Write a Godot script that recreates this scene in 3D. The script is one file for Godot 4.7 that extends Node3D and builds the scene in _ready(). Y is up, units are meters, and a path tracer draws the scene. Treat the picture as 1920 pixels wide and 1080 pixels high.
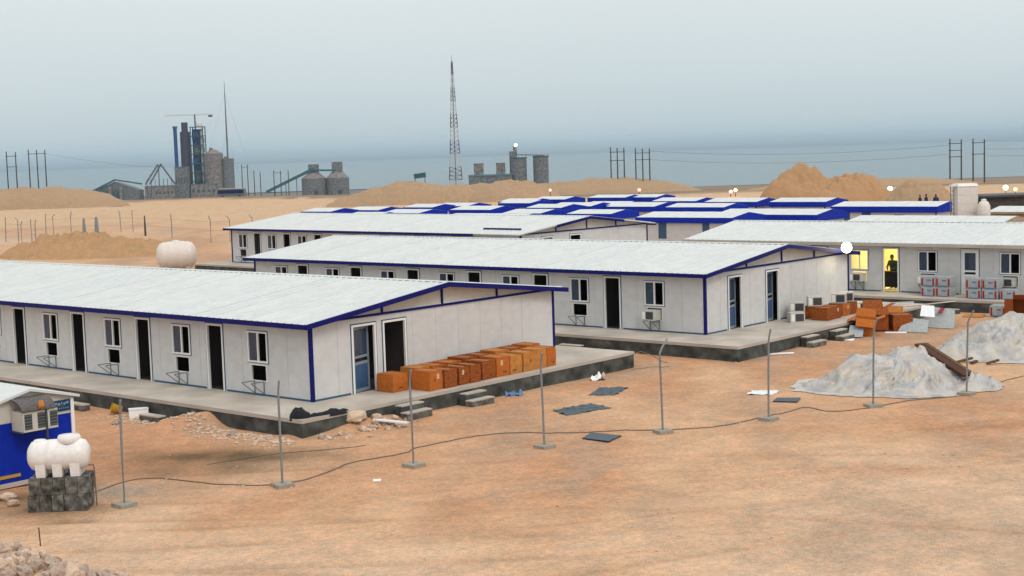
extends Node3D
# A workers' camp of white prefabricated blocks on desert ground, a cement works in the haze behind.
# Camp axes: U runs along the long blocks, V along their gables; both start at the near corner of the first block.

const U := Vector3(-0.75411, 0, -0.65675)
const V := Vector3(0.65675, 0, -0.75411)
const ORIGIN := Vector3(-6.466, 0, -46.455)
const SLAB := 0.6
const WIDE := 12.2
const WALL := 2.6
const RISE := 0.73

var M := {}
var T := {}
var rng := RandomNumberGenerator.new()
var bump := FastNoiseLite.new()
var patch := FastNoiseLite.new()
var shared := {}

# ---------------------------------------------------------------- helpers
func camp(u: float, v: float, y := 0.0) -> Vector3:
	return ORIGIN + U * u + V * v + Vector3(0, y, 0)

func camp_basis(turn := 0.0) -> Basis:
	return Basis(Vector3.UP, turn) * Basis(U, Vector3.UP, V)

func ground_at(x: float, z: float) -> float:
	var d := -z
	var edge := lerpf(345.0, 268.0, smoothstep(-70.0, 10.0, x))
	var y := -30.0 * clampf((d - edge) / 1140.0, 0.0, 1.0)
	var near := 1.0 - smoothstep(60.0, 140.0, d)
	y += bump.get_noise_2d(x, z) * lerpf(0.22, 0.06, near) * (1.0 - smoothstep(2000.0, 4000.0, d) * 0.5)
	y += bump.get_noise_2d(x * 5.0 + 300.0, z * 5.0) * 0.022 * near
	y += 0.44 * exp(-(pow((x + 10.0) / 1.9, 2) + pow((z + 46.1 + 0.72 * (x + 10.0)) / 0.75, 2)))
	y += 0.24 * exp(-(pow((x + 4.9) / 1.9, 2) + pow((z + 45.2 + 0.75 * (x + 4.9)) / 0.6, 2)))
	return y

func on_ground(x: float, z: float, lift := 0.0) -> Vector3:
	return Vector3(x, ground_at(x, z) + lift, z)

func mb(smooth := false) -> SurfaceTool:
	var st := SurfaceTool.new()
	st.begin(Mesh.PRIMITIVE_TRIANGLES)
	st.set_smooth_group(0 if smooth else -1)
	return st

func tri(st: SurfaceTool, a: Vector3, b: Vector3, c: Vector3, out: Vector3) -> void:
	if (b - a).cross(c - a).dot(out) > 0.0:
		st.add_vertex(a); st.add_vertex(c); st.add_vertex(b)
	else:
		st.add_vertex(a); st.add_vertex(b); st.add_vertex(c)

func quad(st: SurfaceTool, a: Vector3, b: Vector3, c: Vector3, d: Vector3, out: Vector3) -> void:
	tri(st, a, b, c, out)
	tri(st, a, c, d, out)

func hexa(st: SurfaceTool, p: Array) -> void:
	# eight corners: 0-3 one end, 4-7 the other, in the same order
	var mid := Vector3.ZERO
	for q in p:
		mid += q
	mid /= 8.0
	for f in [[0, 1, 2, 3], [4, 5, 6, 7], [0, 1, 5, 4], [1, 2, 6, 5], [2, 3, 7, 6], [3, 0, 4, 7]]:
		var c: Vector3 = (p[f[0]] + p[f[1]] + p[f[2]] + p[f[3]]) / 4.0
		quad(st, p[f[0]], p[f[1]], p[f[2]], p[f[3]], c - mid)

func bx(st: SurfaceTool, center: Vector3, size: Vector3, basis := Basis()) -> void:
	var h := size / 2.0
	var p := []
	for s in [[-1, -1, -1], [1, -1, -1], [1, 1, -1], [-1, 1, -1], [-1, -1, 1], [1, -1, 1], [1, 1, 1], [-1, 1, 1]]:
		p.append(center + basis * Vector3(h.x * s[0], h.y * s[1], h.z * s[2]))
	hexa(st, p)

func span(st: SurfaceTool, a: Vector3, b: Vector3) -> void:
	bx(st, (a + b) / 2.0, (b - a).abs())

func bar(st: SurfaceTool, a: Vector3, b: Vector3, w: float, h: float) -> void:
	# a straight bar of section w by h, h measured upwards
	var d := (b - a).normalized()
	var side := d.cross(Vector3.UP)
	side = Vector3.RIGHT if side.length() < 0.01 else side.normalized()
	var up := side.cross(d).normalized()
	bx(st, (a + b) / 2.0, Vector3((b - a).length(), h, w), Basis(d, up, side))

func tube(st: SurfaceTool, pts: Array, radii, seg := 8, cap := true) -> void:
	var rings := []
	for i in pts.size():
		var d: Vector3 = pts[mini(i + 1, pts.size() - 1)] - pts[maxi(i - 1, 0)]
		d = d.normalized()
		var side := d.cross(Vector3.UP)
		side = Vector3.RIGHT if side.length() < 0.01 else side.normalized()
		var up := side.cross(d).normalized()
		var r: float = radii[i] if radii is Array else radii
		var ring := []
		for k in seg:
			var t := TAU * k / seg
			ring.append(pts[i] + (side * cos(t) + up * sin(t)) * r)
		rings.append(ring)
	for i in pts.size() - 1:
		var mid: Vector3 = (pts[i] + pts[i + 1]) / 2.0
		for k in seg:
			var n := (k + 1) % seg
			var c: Vector3 = (rings[i][k] + rings[i + 1][n]) / 2.0
			quad(st, rings[i][k], rings[i][n], rings[i + 1][n], rings[i + 1][k], c - mid)
	if cap:
		var d0: Vector3 = pts[0] - pts[1]
		var last := pts.size() - 1
		var d1: Vector3 = pts[last] - pts[last - 1]
		for k in range(1, seg - 1):
			tri(st, rings[0][0], rings[0][k], rings[0][k + 1], d0)
			tri(st, rings[last][0], rings[last][k], rings[last][k + 1], d1)

func lathe(st: SurfaceTool, profile: Array, seg := 24, at := Vector3.ZERO, axis := Basis()) -> void:
	# profile of (radius, height) about the local y axis
	for i in profile.size() - 1:
		for k in seg:
			var t0 := TAU * k / seg
			var t1 := TAU * (k + 1) / seg
			var p := []
			for q in [[i, t0], [i, t1], [i + 1, t1], [i + 1, t0]]:
				var r: Vector2 = profile[q[0]]
				p.append(at + axis * Vector3(cos(q[1]) * r.x, r.y, sin(q[1]) * r.x))
			var c: Vector3 = (p[0] + p[1] + p[2] + p[3]) / 4.0
			var mid: Vector3 = at + axis * Vector3(0, (profile[i].y + profile[i + 1].y) / 2.0, 0)
			var out: Vector3 = c - mid
			if absf(profile[i].y - profile[i + 1].y) < 0.0001:
				out = axis * Vector3(0, 1 if i > profile.size() / 2 else -1, 0)
			if profile[i].x > 0.0001:
				tri(st, p[0], p[1], p[2] if profile[i + 1].x > 0.0001 else p[3], out)
			if profile[i + 1].x > 0.0001:
				tri(st, p[0], p[2], p[3], out)

func build(st: SurfaceTool, called: String, m: Material, parent: Node = self) -> MeshInstance3D:
	st.generate_normals()
	return put(st.commit(), called, m, parent)

func put(mesh: Mesh, called: String, m: Material, parent: Node = self) -> MeshInstance3D:
	var o := MeshInstance3D.new()
	o.name = numbered(called) if parent == self else called
	o.mesh = mesh
	o.material_override = m
	parent.add_child(o, true)
	return o

var taken := {}
func numbered(called: String) -> String:
	if not taken.has(called):
		taken[called] = 0
		return called
	taken[called] += 1
	return "%s_%03d" % [called, taken[called]]

func base(called: String, at: Vector3, basis := Basis()) -> Node3D:
	var o := Node3D.new()
	o.name = numbered(called)
	o.transform = Transform3D(basis, at)
	add_child(o)
	return o

func tag(o: Node, label: String, category: String, group := "", kind := "") -> Node:
	if label: o.set_meta("label", label)
	if category: o.set_meta("category", category)
	if group: o.set_meta("group", group)
	if kind: o.set_meta("kind", kind)
	return o

func dup(o: Node3D, at: Transform3D, label := "") -> Node3D:
	var c: Node3D = o.duplicate()
	c.name = numbered(String(o.name).rstrip("0123456789").rstrip("_"))
	add_child(c)
	c.transform = at
	if label: c.set_meta("label", label)
	return c

# ---------------------------------------------------------------- materials
func noise_image(size: int, seed_: int, freq: float, octaves: int, lo: float, hi: float) -> Image:
	var n := FastNoiseLite.new()
	n.seed = seed_
	n.noise_type = FastNoiseLite.TYPE_SIMPLEX_SMOOTH
	n.frequency = freq
	n.fractal_octaves = octaves
	var im := n.get_seamless_image(size, size, false, false, 0.2, true)
	im.convert(Image.FORMAT_RGB8)
	var data := im.get_data()
	for i in data.size():
		data[i] = int(clampf(lerpf(lo, hi, data[i] / 255.0), 0, 1) * 255.0)
	return Image.create_from_data(size, size, false, Image.FORMAT_RGB8, data)

func make_textures() -> void:
	T.grime = ImageTexture.create_from_image(noise_image(512, 3, 0.008, 5, 0.80, 1.0))
	T.faint = ImageTexture.create_from_image(noise_image(512, 5, 0.012, 5, 0.91, 1.0))
	T.stain = ImageTexture.create_from_image(noise_image(512, 13, 0.013, 6, 0.28, 1.25))
	T.mottle = ImageTexture.create_from_image(noise_image(1024, 77, 0.010, 6, 0.88, 1.0))
	T.rough = ImageTexture.create_from_image(noise_image(512, 9, 0.02, 5, 0.5, 1.0))
	# cloudy plastic: milky grey with sandy blotches showing through
	var fa := noise_image(512, 41, 0.014, 5, 0.0, 1.0).get_data()
	var fd := PackedByteArray()
	fd.resize(fa.size())
	for i in 512 * 512:
		var q := fa[i * 3] / 255.0
		var sandy := smoothstep(0.52, 0.72, q)
		var k := 0.80 + 0.20 * smoothstep(0.2, 0.55, q)
		fd[i * 3] = int(k * 255)
		fd[i * 3 + 1] = int(k * lerpf(1.0, 0.94, sandy) * 255)
		fd[i * 3 + 2] = int(k * lerpf(1.02, 0.86, sandy) * 250)
	T.film = ImageTexture.create_from_image(Image.create_from_data(512, 512, false, Image.FORMAT_RGB8, fd))
	T.relief = ImageTexture.create_from_image(noise_image(512, 21, 0.05, 4, 0.0, 1.0))
	# sand: fine grain and pale or reddish specks
	var a := noise_image(1024, 31, 0.12, 3, 0.0, 1.0)
	var b := noise_image(1024, 32, 0.010, 5, 0.0, 1.0)
	var c := noise_image(1024, 33, 0.03, 4, 0.0, 1.0)
	var out := Image.create(1024, 1024, false, Image.FORMAT_RGB8)
	var da := a.get_data(); var db := b.get_data(); var dc := c.get_data()
	var data := PackedByteArray()
	data.resize(1024 * 1024 * 3)
	for i in 1024 * 1024:
		var g := da[i * 3] / 255.0
		var w := db[i * 3] / 255.0
		var s := dc[i * 3] / 255.0
		var k := 0.79 + 0.22 * g + 0.12 * (w - 0.5) + 0.14 * (s - 0.5)
		var red := (w - 0.5) * 0.09
		if g > 0.80:
			k += 0.10
		elif g < 0.16:
			k -= 0.12
		data[i * 3] = int(clampf(k + red * 0.3, 0, 1) * 255)
		data[i * 3 + 1] = int(clampf(k - red * 0.5, 0, 1) * 255)
		data[i * 3 + 2] = int(clampf(k - red * 0.9, 0, 1) * 255)
	out.set_data(1024, 1024, false, Image.FORMAT_RGB8, data)
	T.sand = ImageTexture.create_from_image(out)

func mat(called: String, linear: Color, rough := 0.7, tex: Texture2D = null, tile := 0.3, relief := 0.0) -> StandardMaterial3D:
	var m := StandardMaterial3D.new()
	m.resource_name = called
	m.albedo_color = linear.linear_to_srgb()
	m.roughness = rough
	m.metallic_specular = 0.4
	if tex:
		m.albedo_texture = tex
		m.uv1_triplanar = true
		m.uv1_world_triplanar = true
		m.uv1_scale = Vector3.ONE * tile
	if relief > 0.0:
		m.heightmap_enabled = true
		m.heightmap_texture = T.relief
		m.heightmap_scale = relief
	M[called] = m
	return m

func make_materials() -> void:
	mat("roof_white", Color(0.655, 0.685, 0.68), 0.5, T.faint, 0.22)
	mat("roof_white_b", Color(0.635, 0.67, 0.67), 0.5, T.faint, 0.31)
	mat("roof_white_c", Color(0.66, 0.68, 0.67), 0.55, T.faint, 0.13)
	mat("panel", Color(0.63, 0.63, 0.63), 0.6, T.faint, 0.35)
	mat("gable_panel", Color(0.59, 0.565, 0.50), 0.6, T.faint, 0.35)
	mat("joint", Color(0.47, 0.47, 0.465), 0.6)
	mat("inner_shaded", Color(0.055, 0.045, 0.045), 0.9)  # darkness of the unlit rooms put into the colour; the panels themselves are white
	mat("navy", Color(0.007, 0.009, 0.15), 0.55, T.grime, 0.6).metallic_specular = 0.25
	mat("blue", Color(0.004, 0.028, 0.43), 0.55, T.grime, 0.4).metallic_specular = 0.25
	mat("blue_weathered", Color(0.02, 0.05, 0.34), 0.5, T.rough, 0.5)
	mat("teal_trim", Color(0.03, 0.09, 0.16), 0.5)
	mat("frame_white", Color(0.78, 0.78, 0.76), 0.4)
	mat("door_rail", Color(0.20, 0.25, 0.29), 0.5)
	mat("door_blue", Color(0.05, 0.11, 0.24), 0.45, T.grime, 0.9)
	mat("pane_dark", Color(0.015, 0.012, 0.016), 0.15)
	var g := mat("glass", Color(0.055, 0.085, 0.14), 0.06)
	g.albedo_color.a = 0.55
	g.transparency = BaseMaterial3D.TRANSPARENCY_ALPHA
	var clear := mat("glass_clear", Color(0.5, 0.5, 0.45), 0.05)
	clear.albedo_color.a = 0.12
	clear.transparency = BaseMaterial3D.TRANSPARENCY_ALPHA
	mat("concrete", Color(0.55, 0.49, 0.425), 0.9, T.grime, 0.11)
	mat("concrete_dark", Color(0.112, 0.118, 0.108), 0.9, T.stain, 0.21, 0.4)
	mat("block", Color(0.15, 0.14, 0.12), 0.95, T.stain, 0.6, 0.5)
	mat("block_b", Color(0.21, 0.20, 0.18), 0.95, T.stain, 0.5, 0.5)
	mat("footing", Color(0.40, 0.36, 0.30), 0.9, T.grime, 1.2, 1.0)
	var gal := mat("galvanised", Color(0.27, 0.295, 0.31), 0.5, T.grime, 2.0)
	gal.metallic = 0.2
	mat("hood", Color(0.19, 0.17, 0.17), 0.6, T.rough, 1.2)
	mat("bracket_steel", Color(0.16, 0.18, 0.18), 0.6)
	mat("cardboard", Color(0.54, 0.15, 0.020), 0.85, T.grime, 1.3)
	mat("cardboard_b", Color(0.48, 0.12, 0.016), 0.85, T.rough, 1.1)
	mat("cardboard_c", Color(0.58, 0.23, 0.05), 0.85, T.grime, 0.9)
	mat("tape", Color(0.50, 0.30, 0.13), 0.35)
	mat("tape_pale", Color(0.55, 0.42, 0.30), 0.8)
	mat("ink", Color(0.14, 0.045, 0.015), 0.8)
	mat("carton_white", Color(0.44, 0.48, 0.49), 0.75, T.grime, 1.4)
	mat("carton_red", Color(0.30, 0.015, 0.03), 0.7)
	mat("carton_blue", Color(0.10, 0.19, 0.34), 0.7)
	mat("appliance", Color(0.56, 0.55, 0.50), 0.5, T.faint, 1.5)
	mat("grille", Color(0.045, 0.05, 0.055), 0.7)
	mat("tank_white", Color(0.82, 0.79, 0.77), 0.35, T.faint, 0.8)
	mat("tank_cream", Color(0.74, 0.66, 0.60), 0.45, T.faint, 0.7)
	mat("white_board", Color(0.80, 0.82, 0.82), 0.5, T.faint, 1.0)
	mat("foam", Color(0.86, 0.86, 0.86), 0.9)
	mat("black_cloth", Color(0.012, 0.013, 0.018), 0.9)
	mat("dark_sheet", Color(0.055, 0.11, 0.135), 0.45, T.rough, 1.2)
	mat("dark_sheet_b", Color(0.03, 0.065, 0.10), 0.4, T.rough, 1.5)
	mat("wood", Color(0.20, 0.12, 0.06), 0.85, T.rough, 1.4)
	mat("wood_red", Color(0.13, 0.045, 0.02), 0.8, T.rough, 1.4)
	mat("cable", Color(0.16, 0.13, 0.10), 0.7)
	mat("rust", Color(0.16, 0.09, 0.055), 0.85, T.rough, 1.5)
	mat("yellow", Color(0.45, 0.26, 0.03), 0.5)
	mat("stone", Color(0.64, 0.46, 0.34), 0.95, T.grime, 1.3, 0.5)
	mat("stone_b", Color(0.50, 0.38, 0.31), 0.95, T.grime, 1.7, 0.5)
	mat("stone_c", Color(0.72, 0.55, 0.42), 0.95, T.grime, 1.1, 0.5)
	var film := mat("film", Color(0.52, 0.51, 0.505), 0.40, T.film, 0.17)
	film.metallic_specular = 0.45
	film.backlight_enabled = true
	film.backlight = Color(0.30, 0.29, 0.27)
	mat("skin_dark", Color(0.12, 0.06, 0.04), 0.7)
	mat("mound", Color(0.50, 0.295, 0.15), 0.95, T.sand, 0.12, 4.0)
	mat("mound_b", Color(0.46, 0.31, 0.19), 0.95, T.sand, 0.10, 4.0)
	mat("cream", Color(0.44, 0.33, 0.22), 0.7, T.grime, 0.4)
	mat("shed_dark", Color(0.10, 0.085, 0.075), 0.8, T.rough, 0.4)
	mat("steel_dark", Color(0.05, 0.055, 0.06), 0.6)
	mat("pole_wood", Color(0.075, 0.062, 0.055), 0.85)
	mat("plant_blue", Color(0.008, 0.06, 0.24), 0.6, T.grime, 0.05)
	mat("plant_purple", Color(0.085, 0.06, 0.11), 0.7, T.rough, 0.05)
	mat("plant_grey", Color(0.27, 0.27, 0.27), 0.8, T.rough, 0.04)
	mat("plant_pale", Color(0.37, 0.31, 0.285), 0.8, T.rough, 0.03)
	mat("plant_white", Color(0.55, 0.52, 0.48), 0.8)
	mat("plant_teal", Color(0.03, 0.10, 0.115), 0.7)
	mat("mast_red", Color(0.10, 0.03, 0.035), 0.6)
	mat("mast_white", Color(0.50, 0.50, 0.50), 0.6)
	mat("bus_blue", Color(0.008, 0.012, 0.07), 0.35)
	mat("bus_grey", Color(0.12, 0.13, 0.14), 0.5)
	mat("rubber", Color(0.02, 0.02, 0.02), 0.9)
	mat("sign_blue", Color(0.012, 0.075, 0.21), 0.5, T.rough, 3.0)
	mat("sign_mark", Color(0.17, 0.30, 0.40), 0.6)
	mat("room_yellow", Color(0.84, 0.78, 0.54), 0.8)
	for l in [["glow_white", Color(1.0, 0.96, 0.86), 6.0], ["glow_orange", Color(1.0, 0.55, 0.12), 3.5], ["glow_pink", Color(1.0, 0.22, 0.42), 3.0], ["glow_yellow", Color(1.0, 0.80, 0.35), 4.0], ["glow_red", Color(1.0, 0.28, 0.22), 3.0]]:
		var m := mat(l[0], Color(0.8, 0.8, 0.8), 0.5)
		m.emission_enabled = true
		m.emission = l[1]
		m.emission_energy_multiplier = l[2]

# ---------------------------------------------------------------- the long prefabricated blocks
func wall_sheet(st: SurfaceTool, T3: Transform3D, length: float, high: float, thick: float, holes: Array) -> void:
	# a wall in the local xy plane, from z = 0 (outside) to z = thick; holes are [x0, x1, y0, y1]
	var xs := [0.0, length]
	var ys := [0.0, high]
	for h in holes:
		for x in [h[0], h[1]]:
			if not xs.has(x): xs.append(x)
		for y in [h[2], h[3]]:
			if not ys.has(y): ys.append(y)
	xs.sort(); ys.sort()
	var solid := func(i: int, j: int) -> bool:
		if i < 0 or j < 0 or i >= xs.size() - 1 or j >= ys.size() - 1:
			return false
		var x: float = (xs[i] + xs[i + 1]) / 2.0
		var y: float = (ys[j] + ys[j + 1]) / 2.0
		for h in holes:
			if x > h[0] and x < h[1] and y > h[2] and y < h[3]:
				return false
		return true
	for i in xs.size() - 1:
		for j in ys.size() - 1:
			if not solid.call(i, j):
				continue
			var c := []
			for z in [0.0, thick]:
				for q in [[i, j], [i + 1, j], [i + 1, j + 1], [i, j + 1]]:
					c.append(T3 * Vector3(xs[q[0]], ys[q[1]], z))
			var n: Vector3 = T3.basis.z
			quad(st, c[0], c[1], c[2], c[3], -n)
			quad(st, c[4], c[5], c[6], c[7], n)
			if not solid.call(i - 1, j): quad(st, c[0], c[3], c[7], c[4], -T3.basis.x)
			if not solid.call(i + 1, j): quad(st, c[1], c[2], c[6], c[5], T3.basis.x)
			if not solid.call(i, j - 1): quad(st, c[0], c[1], c[5], c[4], -T3.basis.y)
			if not solid.call(i, j + 1): quad(st, c[3], c[2], c[6], c[7], T3.basis.y)

func ring(st: SurfaceTool, x0: float, x1: float, y0: float, y1: float, w: float, z0: float, z1: float, sill := true) -> void:
	# a frame round an opening in the local xy plane
	span(st, Vector3(x0 - w, y0 if not sill else y0 - w, z0), Vector3(x0, y1 + w, z1))
	span(st, Vector3(x1, y0 if not sill else y0 - w, z0), Vector3(x1 + w, y1 + w, z1))
	span(st, Vector3(x0, y1, z0), Vector3(x1, y1 + w, z1))
	if sill:
		span(st, Vector3(x0, y0 - w, z0), Vector3(x1, y0, z1))

func add_window(root: Node3D, F: Transform3D, x: float, lit := false) -> void:
	# a sliding window one metre wide whose middle is at x, with its sash half open
	var w := Node3D.new()
	w.name = "window"
	w.transform = F * Transform3D(Basis(), Vector3(x, 0, 0))
	root.add_child(w, true)
	if not shared.has("window_frame"):
		var st := mb()
		ring(st, -0.45, 0.45, 1.15, 2.08, 0.055, -0.035, 0.05)
		span(st, Vector3(-0.035, 1.15, -0.02), Vector3(0.035, 2.08, 0.03))
		st.generate_normals()
		shared.window_frame = st.commit()
		st = mb()
		ring(st, -0.508, 0.508, 1.092, 2.138, 0.025, -0.012, 0.01)
		st.generate_normals()
		shared.window_trim = st.commit()
		st = mb()
		span(st, Vector3(0.035, 1.152, 0.006), Vector3(0.448, 2.078, 0.012))
		st.generate_normals()
		shared.window_pane = st.commit()
	put(shared.window_frame, "frame", M.frame_white, w)
	put(shared.window_trim, "trim", M.teal_trim, w)
	put(shared.window_pane, "pane", M.glass_clear if lit else M.glass, w)   # seen from outside the closed half lies on the far side of x
	if lit:
		var q := put(shared.window_pane, "pane", M.glass_clear, w)
		q.position.x = -0.483

func add_hole(root: Node3D, F: Transform3D, x: float, unit := false) -> void:
	# frame of the opening for an air conditioner, and its pair of wall brackets
	var h := Node3D.new()
	h.name = "air_conditioner_opening"
	h.transform = F * Transform3D(Basis(), Vector3(x, 0, 0))
	root.add_child(h, true)
	if not shared.has("hole_frame"):
		var st := mb()
		ring(st, -0.38, 0.38, 0.50, 1.0, 0.03, -0.02, 0.03)
		st.generate_normals()
		shared.hole_frame = st.commit()
		st = mb()
		bar(st, Vector3(0, 0.475, 0), Vector3(0, 0.475, -0.55), 0.03, 0.03)
		bar(st, Vector3(0, 0.06, -0.012), Vector3(0, 0.46, -0.53), 0.025, 0.025)
		span(st, Vector3(-0.015, 0.03, -0.03), Vector3(0.015, 0.46, -0.002))
		st.generate_normals()
		shared.bracket = st.commit()
	put(shared.hole_frame, "frame", M.frame_white, h)
	for s in [-0.24, 0.24]:
		var b := put(shared.bracket, "bracket", M.bracket_steel, h)
		b.position.x = s

func add_door(root: Node3D, F: Transform3D, x: float, wide: float, kind: String) -> void:
	# wide: clear opening; kinds: open, inward (leaf swung in), shut (glazed leaf)
	var d := Node3D.new()
	d.name = "door"
	d.transform = F * Transform3D(Basis(), Vector3(x, 0, 0))
	root.add_child(d, true)
	var hw := wide / 2.0
	var key := "door_frame_%.2f" % wide
	if not shared.has(key):
		var st := mb()
		ring(st, -hw, hw, 0.0, 2.20, 0.07, -0.03, 0.055, false)
		st.generate_normals()
		shared[key] = st.commit()
		st = mb()
		ring(st, -hw - 0.072, hw + 0.072, 0.0, 2.272, 0.035, -0.014, 0.01, false)
		st.generate_normals()
		shared[key + "t"] = st.commit()
	put(shared[key], "frame", M.frame_white, d)
	put(shared[key + "t"], "trim", M.teal_trim, d)
	if kind == "open":
		return
	var L := Transform3D(Basis(), Vector3(0, 0, 0.02))
	if kind == "inward":
		L = Transform3D(Basis(Vector3.UP, deg_to_rad(-62.0)), Vector3(-hw, 0, 0.04)) * Transform3D(Basis(), Vector3(hw, 0, 0))
	elif kind == "ajar":
		L = Transform3D(Basis(Vector3.UP, deg_to_rad(-14.0)), Vector3(-hw, 0, 0.04)) * Transform3D(Basis(), Vector3(hw, 0, 0))
	var white := kind == "shut"
	var e := hw - 0.005
	var st2 := mb()
	# the leaf's own pieces
	span(st2, Vector3(-e, 0.02, -0.02), Vector3(-e + 0.09, 2.19, 0.02))
	span(st2, Vector3(e - 0.09, 0.02, -0.02), Vector3(e, 2.19, 0.02))
	for y in [[0.02, 0.12], [0.92, 1.02], [1.14, 1.22], [2.09, 2.19]]:
		span(st2, Vector3(-e + 0.09, y[0], -0.02), Vector3(e - 0.09, y[1], 0.02))
	var parts := [["stile", st2, M.frame_white if white else M.door_rail]]
	var st3 := mb()
	span(st3, Vector3(-e + 0.09, 0.12, -0.008), Vector3(e - 0.09, 0.92, 0.008))
	parts.append(["panel", st3, M.panel if white else M.door_blue])
	var st4 := mb()
	span(st4, Vector3(-e + 0.09, 1.22, -0.004), Vector3(e - 0.09, 2.09, 0.004))
	parts.append(["pane", st4, M.glass])
	var st5 := mb()
	span(st5, Vector3(-e + 0.09, 1.02, -0.006), Vector3(e - 0.09, 1.14, 0.006))
	parts.append(["letter_rail", st5, M.pane_dark])
	var st6 := mb()
	span(st6, Vector3(e - 0.07, 1.02, -0.06), Vector3(e - 0.04, 1.06, -0.021))
	parts.append(["handle", st6, M.bracket_steel])
	for p in parts:
		var o := build(p[1], p[0], p[2], d)
		o.transform = L

func block(called_label: String, u0: float, v0: float, length: float, opt: Dictionary) -> Node3D:
	var turn: float = opt.get("turn", 0.0)
	var wide: float = opt.get("wide", WIDE)
	var rise: float = opt.get("rise", RISE)
	var root := base("accommodation_block", camp(u0, v0, SLAB + opt.get("lift", 0.0)), camp_basis(turn))
	tag(root, called_label, "building", "long white prefabricated blocks")
	var wins: Array = opt.get("windows", [])
	var doors: Array = opt.get("doors", [])
	var gdoors: Array = opt.get("gable_doors", [])
	var gwins: Array = opt.get("gable_windows", [])
	var trim: Material = M.navy if opt.get("blue", true) else M.concrete
	var front := Transform3D()                                                     # local x along the wall, z inwards
	var gable := Transform3D(Basis(Vector3(0, 0, 1), Vector3.UP, Vector3(1, 0, 0)), Vector3.ZERO)   # seen along +x
	# walls with real openings
	var holes := []
	for w in wins:
		holes.append([w - 0.5, w + 0.5, 1.1, 2.13])
		holes.append([w - 0.41, w + 0.41, 0.47, 1.03])
	for d in doors:
		holes.append([d[0] - 0.45, d[0] + 0.45, 0.0, 2.27])
	var st := mb()
	wall_sheet(st, front, length, WALL, 0.09, holes)
	build(st, "front_wall", M.panel, root)
	holes = []
	for d in gdoors:
		holes.append([d[0] - 0.55, d[0] + 0.55, 0.0, 2.27])
	for w in gwins:
		holes.append([w - 0.5, w + 0.5, 1.1, 2.13])
	st = mb()
	wall_sheet(st, Transform3D(gable.basis, Vector3(0, 0, 0.09)), wide - 0.18, WALL, 0.09, holes.map(func(h): return [h[0] - 0.09, h[1] - 0.09, h[2], h[3]]))
	build(st, "gable_wall", M.panel, root)
	st = mb()
	span(st, Vector3(length - 0.09, 0, 0.09), Vector3(length, WALL, wide - 0.09))
	build(st, "gable_wall", M.panel, root)
	st = mb()
	span(st, Vector3(0, 0, wide - 0.09), Vector3(length, WALL, wide))
	build(st, "back_wall", M.panel, root)
	# gable triangles under the roof
	for x in [0.02, length - 0.07]:
		st = mb()
		var a := Vector3(x, WALL - 0.06, 0.09); var b := Vector3(x, WALL - 0.06, wide - 0.09); var c := Vector3(x, WALL + rise - 0.10, wide / 2.0)
		var off := Vector3(0.05, 0, 0)
		tri(st, a, b, c, -off); tri(st, a + off, b + off, c + off, off)
		quad(st, a, b, b + off, a + off, Vector3.DOWN)
		quad(st, b, c, c + off, b + off, Vector3(0, 1, 1)); quad(st, a, c, c + off, a + off, Vector3(0, 1, -1))
		build(st, "gable_panel", M.gable_panel, root)
	# ceiling, floor and inner partitions close the rooms
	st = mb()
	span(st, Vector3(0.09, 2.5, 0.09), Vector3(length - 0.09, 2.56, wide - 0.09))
	build(st, "ceiling", M.inner_shaded, root)
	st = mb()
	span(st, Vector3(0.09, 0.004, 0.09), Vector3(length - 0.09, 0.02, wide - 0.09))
	build(st, "floor_sheet", M.inner_shaded, root)
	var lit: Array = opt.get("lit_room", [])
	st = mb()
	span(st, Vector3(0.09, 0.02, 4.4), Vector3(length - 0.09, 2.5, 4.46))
	build(st, "partition", M.inner_shaded, root)
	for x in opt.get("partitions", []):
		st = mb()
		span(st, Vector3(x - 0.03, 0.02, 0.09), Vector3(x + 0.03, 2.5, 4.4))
		build(st, "partition", M.inner_shaded, root)
	if lit:
		# the occupied room has pale yellow lining boards
		st = mb()
		span(st, Vector3(lit[0], 0.02, 4.36), Vector3(lit[1], 2.5, 4.395))
		span(st, Vector3(lit[0], 0.02, 0.1), Vector3(lit[0] + 0.02, 2.5, 4.36))
		span(st, Vector3(lit[1] - 0.02, 0.02, 0.1), Vector3(lit[1], 2.5, 4.36))
		span(st, Vector3(lit[0] + 0.02, 2.47, 0.1), Vector3(lit[1] - 0.02, 2.497, 4.36))
		span(st, Vector3(lit[0] + 0.02, 0.022, 0.1), Vector3(lit[1] - 0.02, 0.034, 4.36))
		build(st, "room_lining", M.room_yellow, root)
	# roof of separate white sheets, each with raised ribs
	var ov := 0.48
	var over := 0.36
	var run := wide / 2.0 + ov
	var pitch := atan2(rise, wide / 2.0)
	var slant := run / cos(pitch)
	var count := int(round((length + 2.0 * over) / 1.0))
	var step := (length + 2.0 * over) / count
	var key := "sheet_%.3f_%.2f" % [step, wide]
	if not shared.has(key):
		var s := mb()
		bx(s, Vector3(step / 2.0, 0, slant / 2.0), Vector3(step - 0.012, 0.045, slant))
		for k in 3:
			var x := 0.03 + (step - 0.06) * (0.0 if k == 0 else 0.36 if k == 1 else 0.68)
			hexa(s, [Vector3(x - 0.035, 0.0225, 0), Vector3(x + 0.035, 0.0225, 0), Vector3(x + 0.016, 0.055, 0), Vector3(x - 0.016, 0.055, 0), Vector3(x - 0.035, 0.0225, slant), Vector3(x + 0.035, 0.0225, slant), Vector3(x + 0.016, 0.055, slant), Vector3(x - 0.016, 0.055, slant)])
		s.generate_normals()
		shared[key] = s.commit()
	var roof := Node3D.new()
	roof.name = "roof"
	root.add_child(roof, true)
	var whites := [M.roof_white, M.roof_white, M.roof_white_b, M.roof_white_c]
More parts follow.
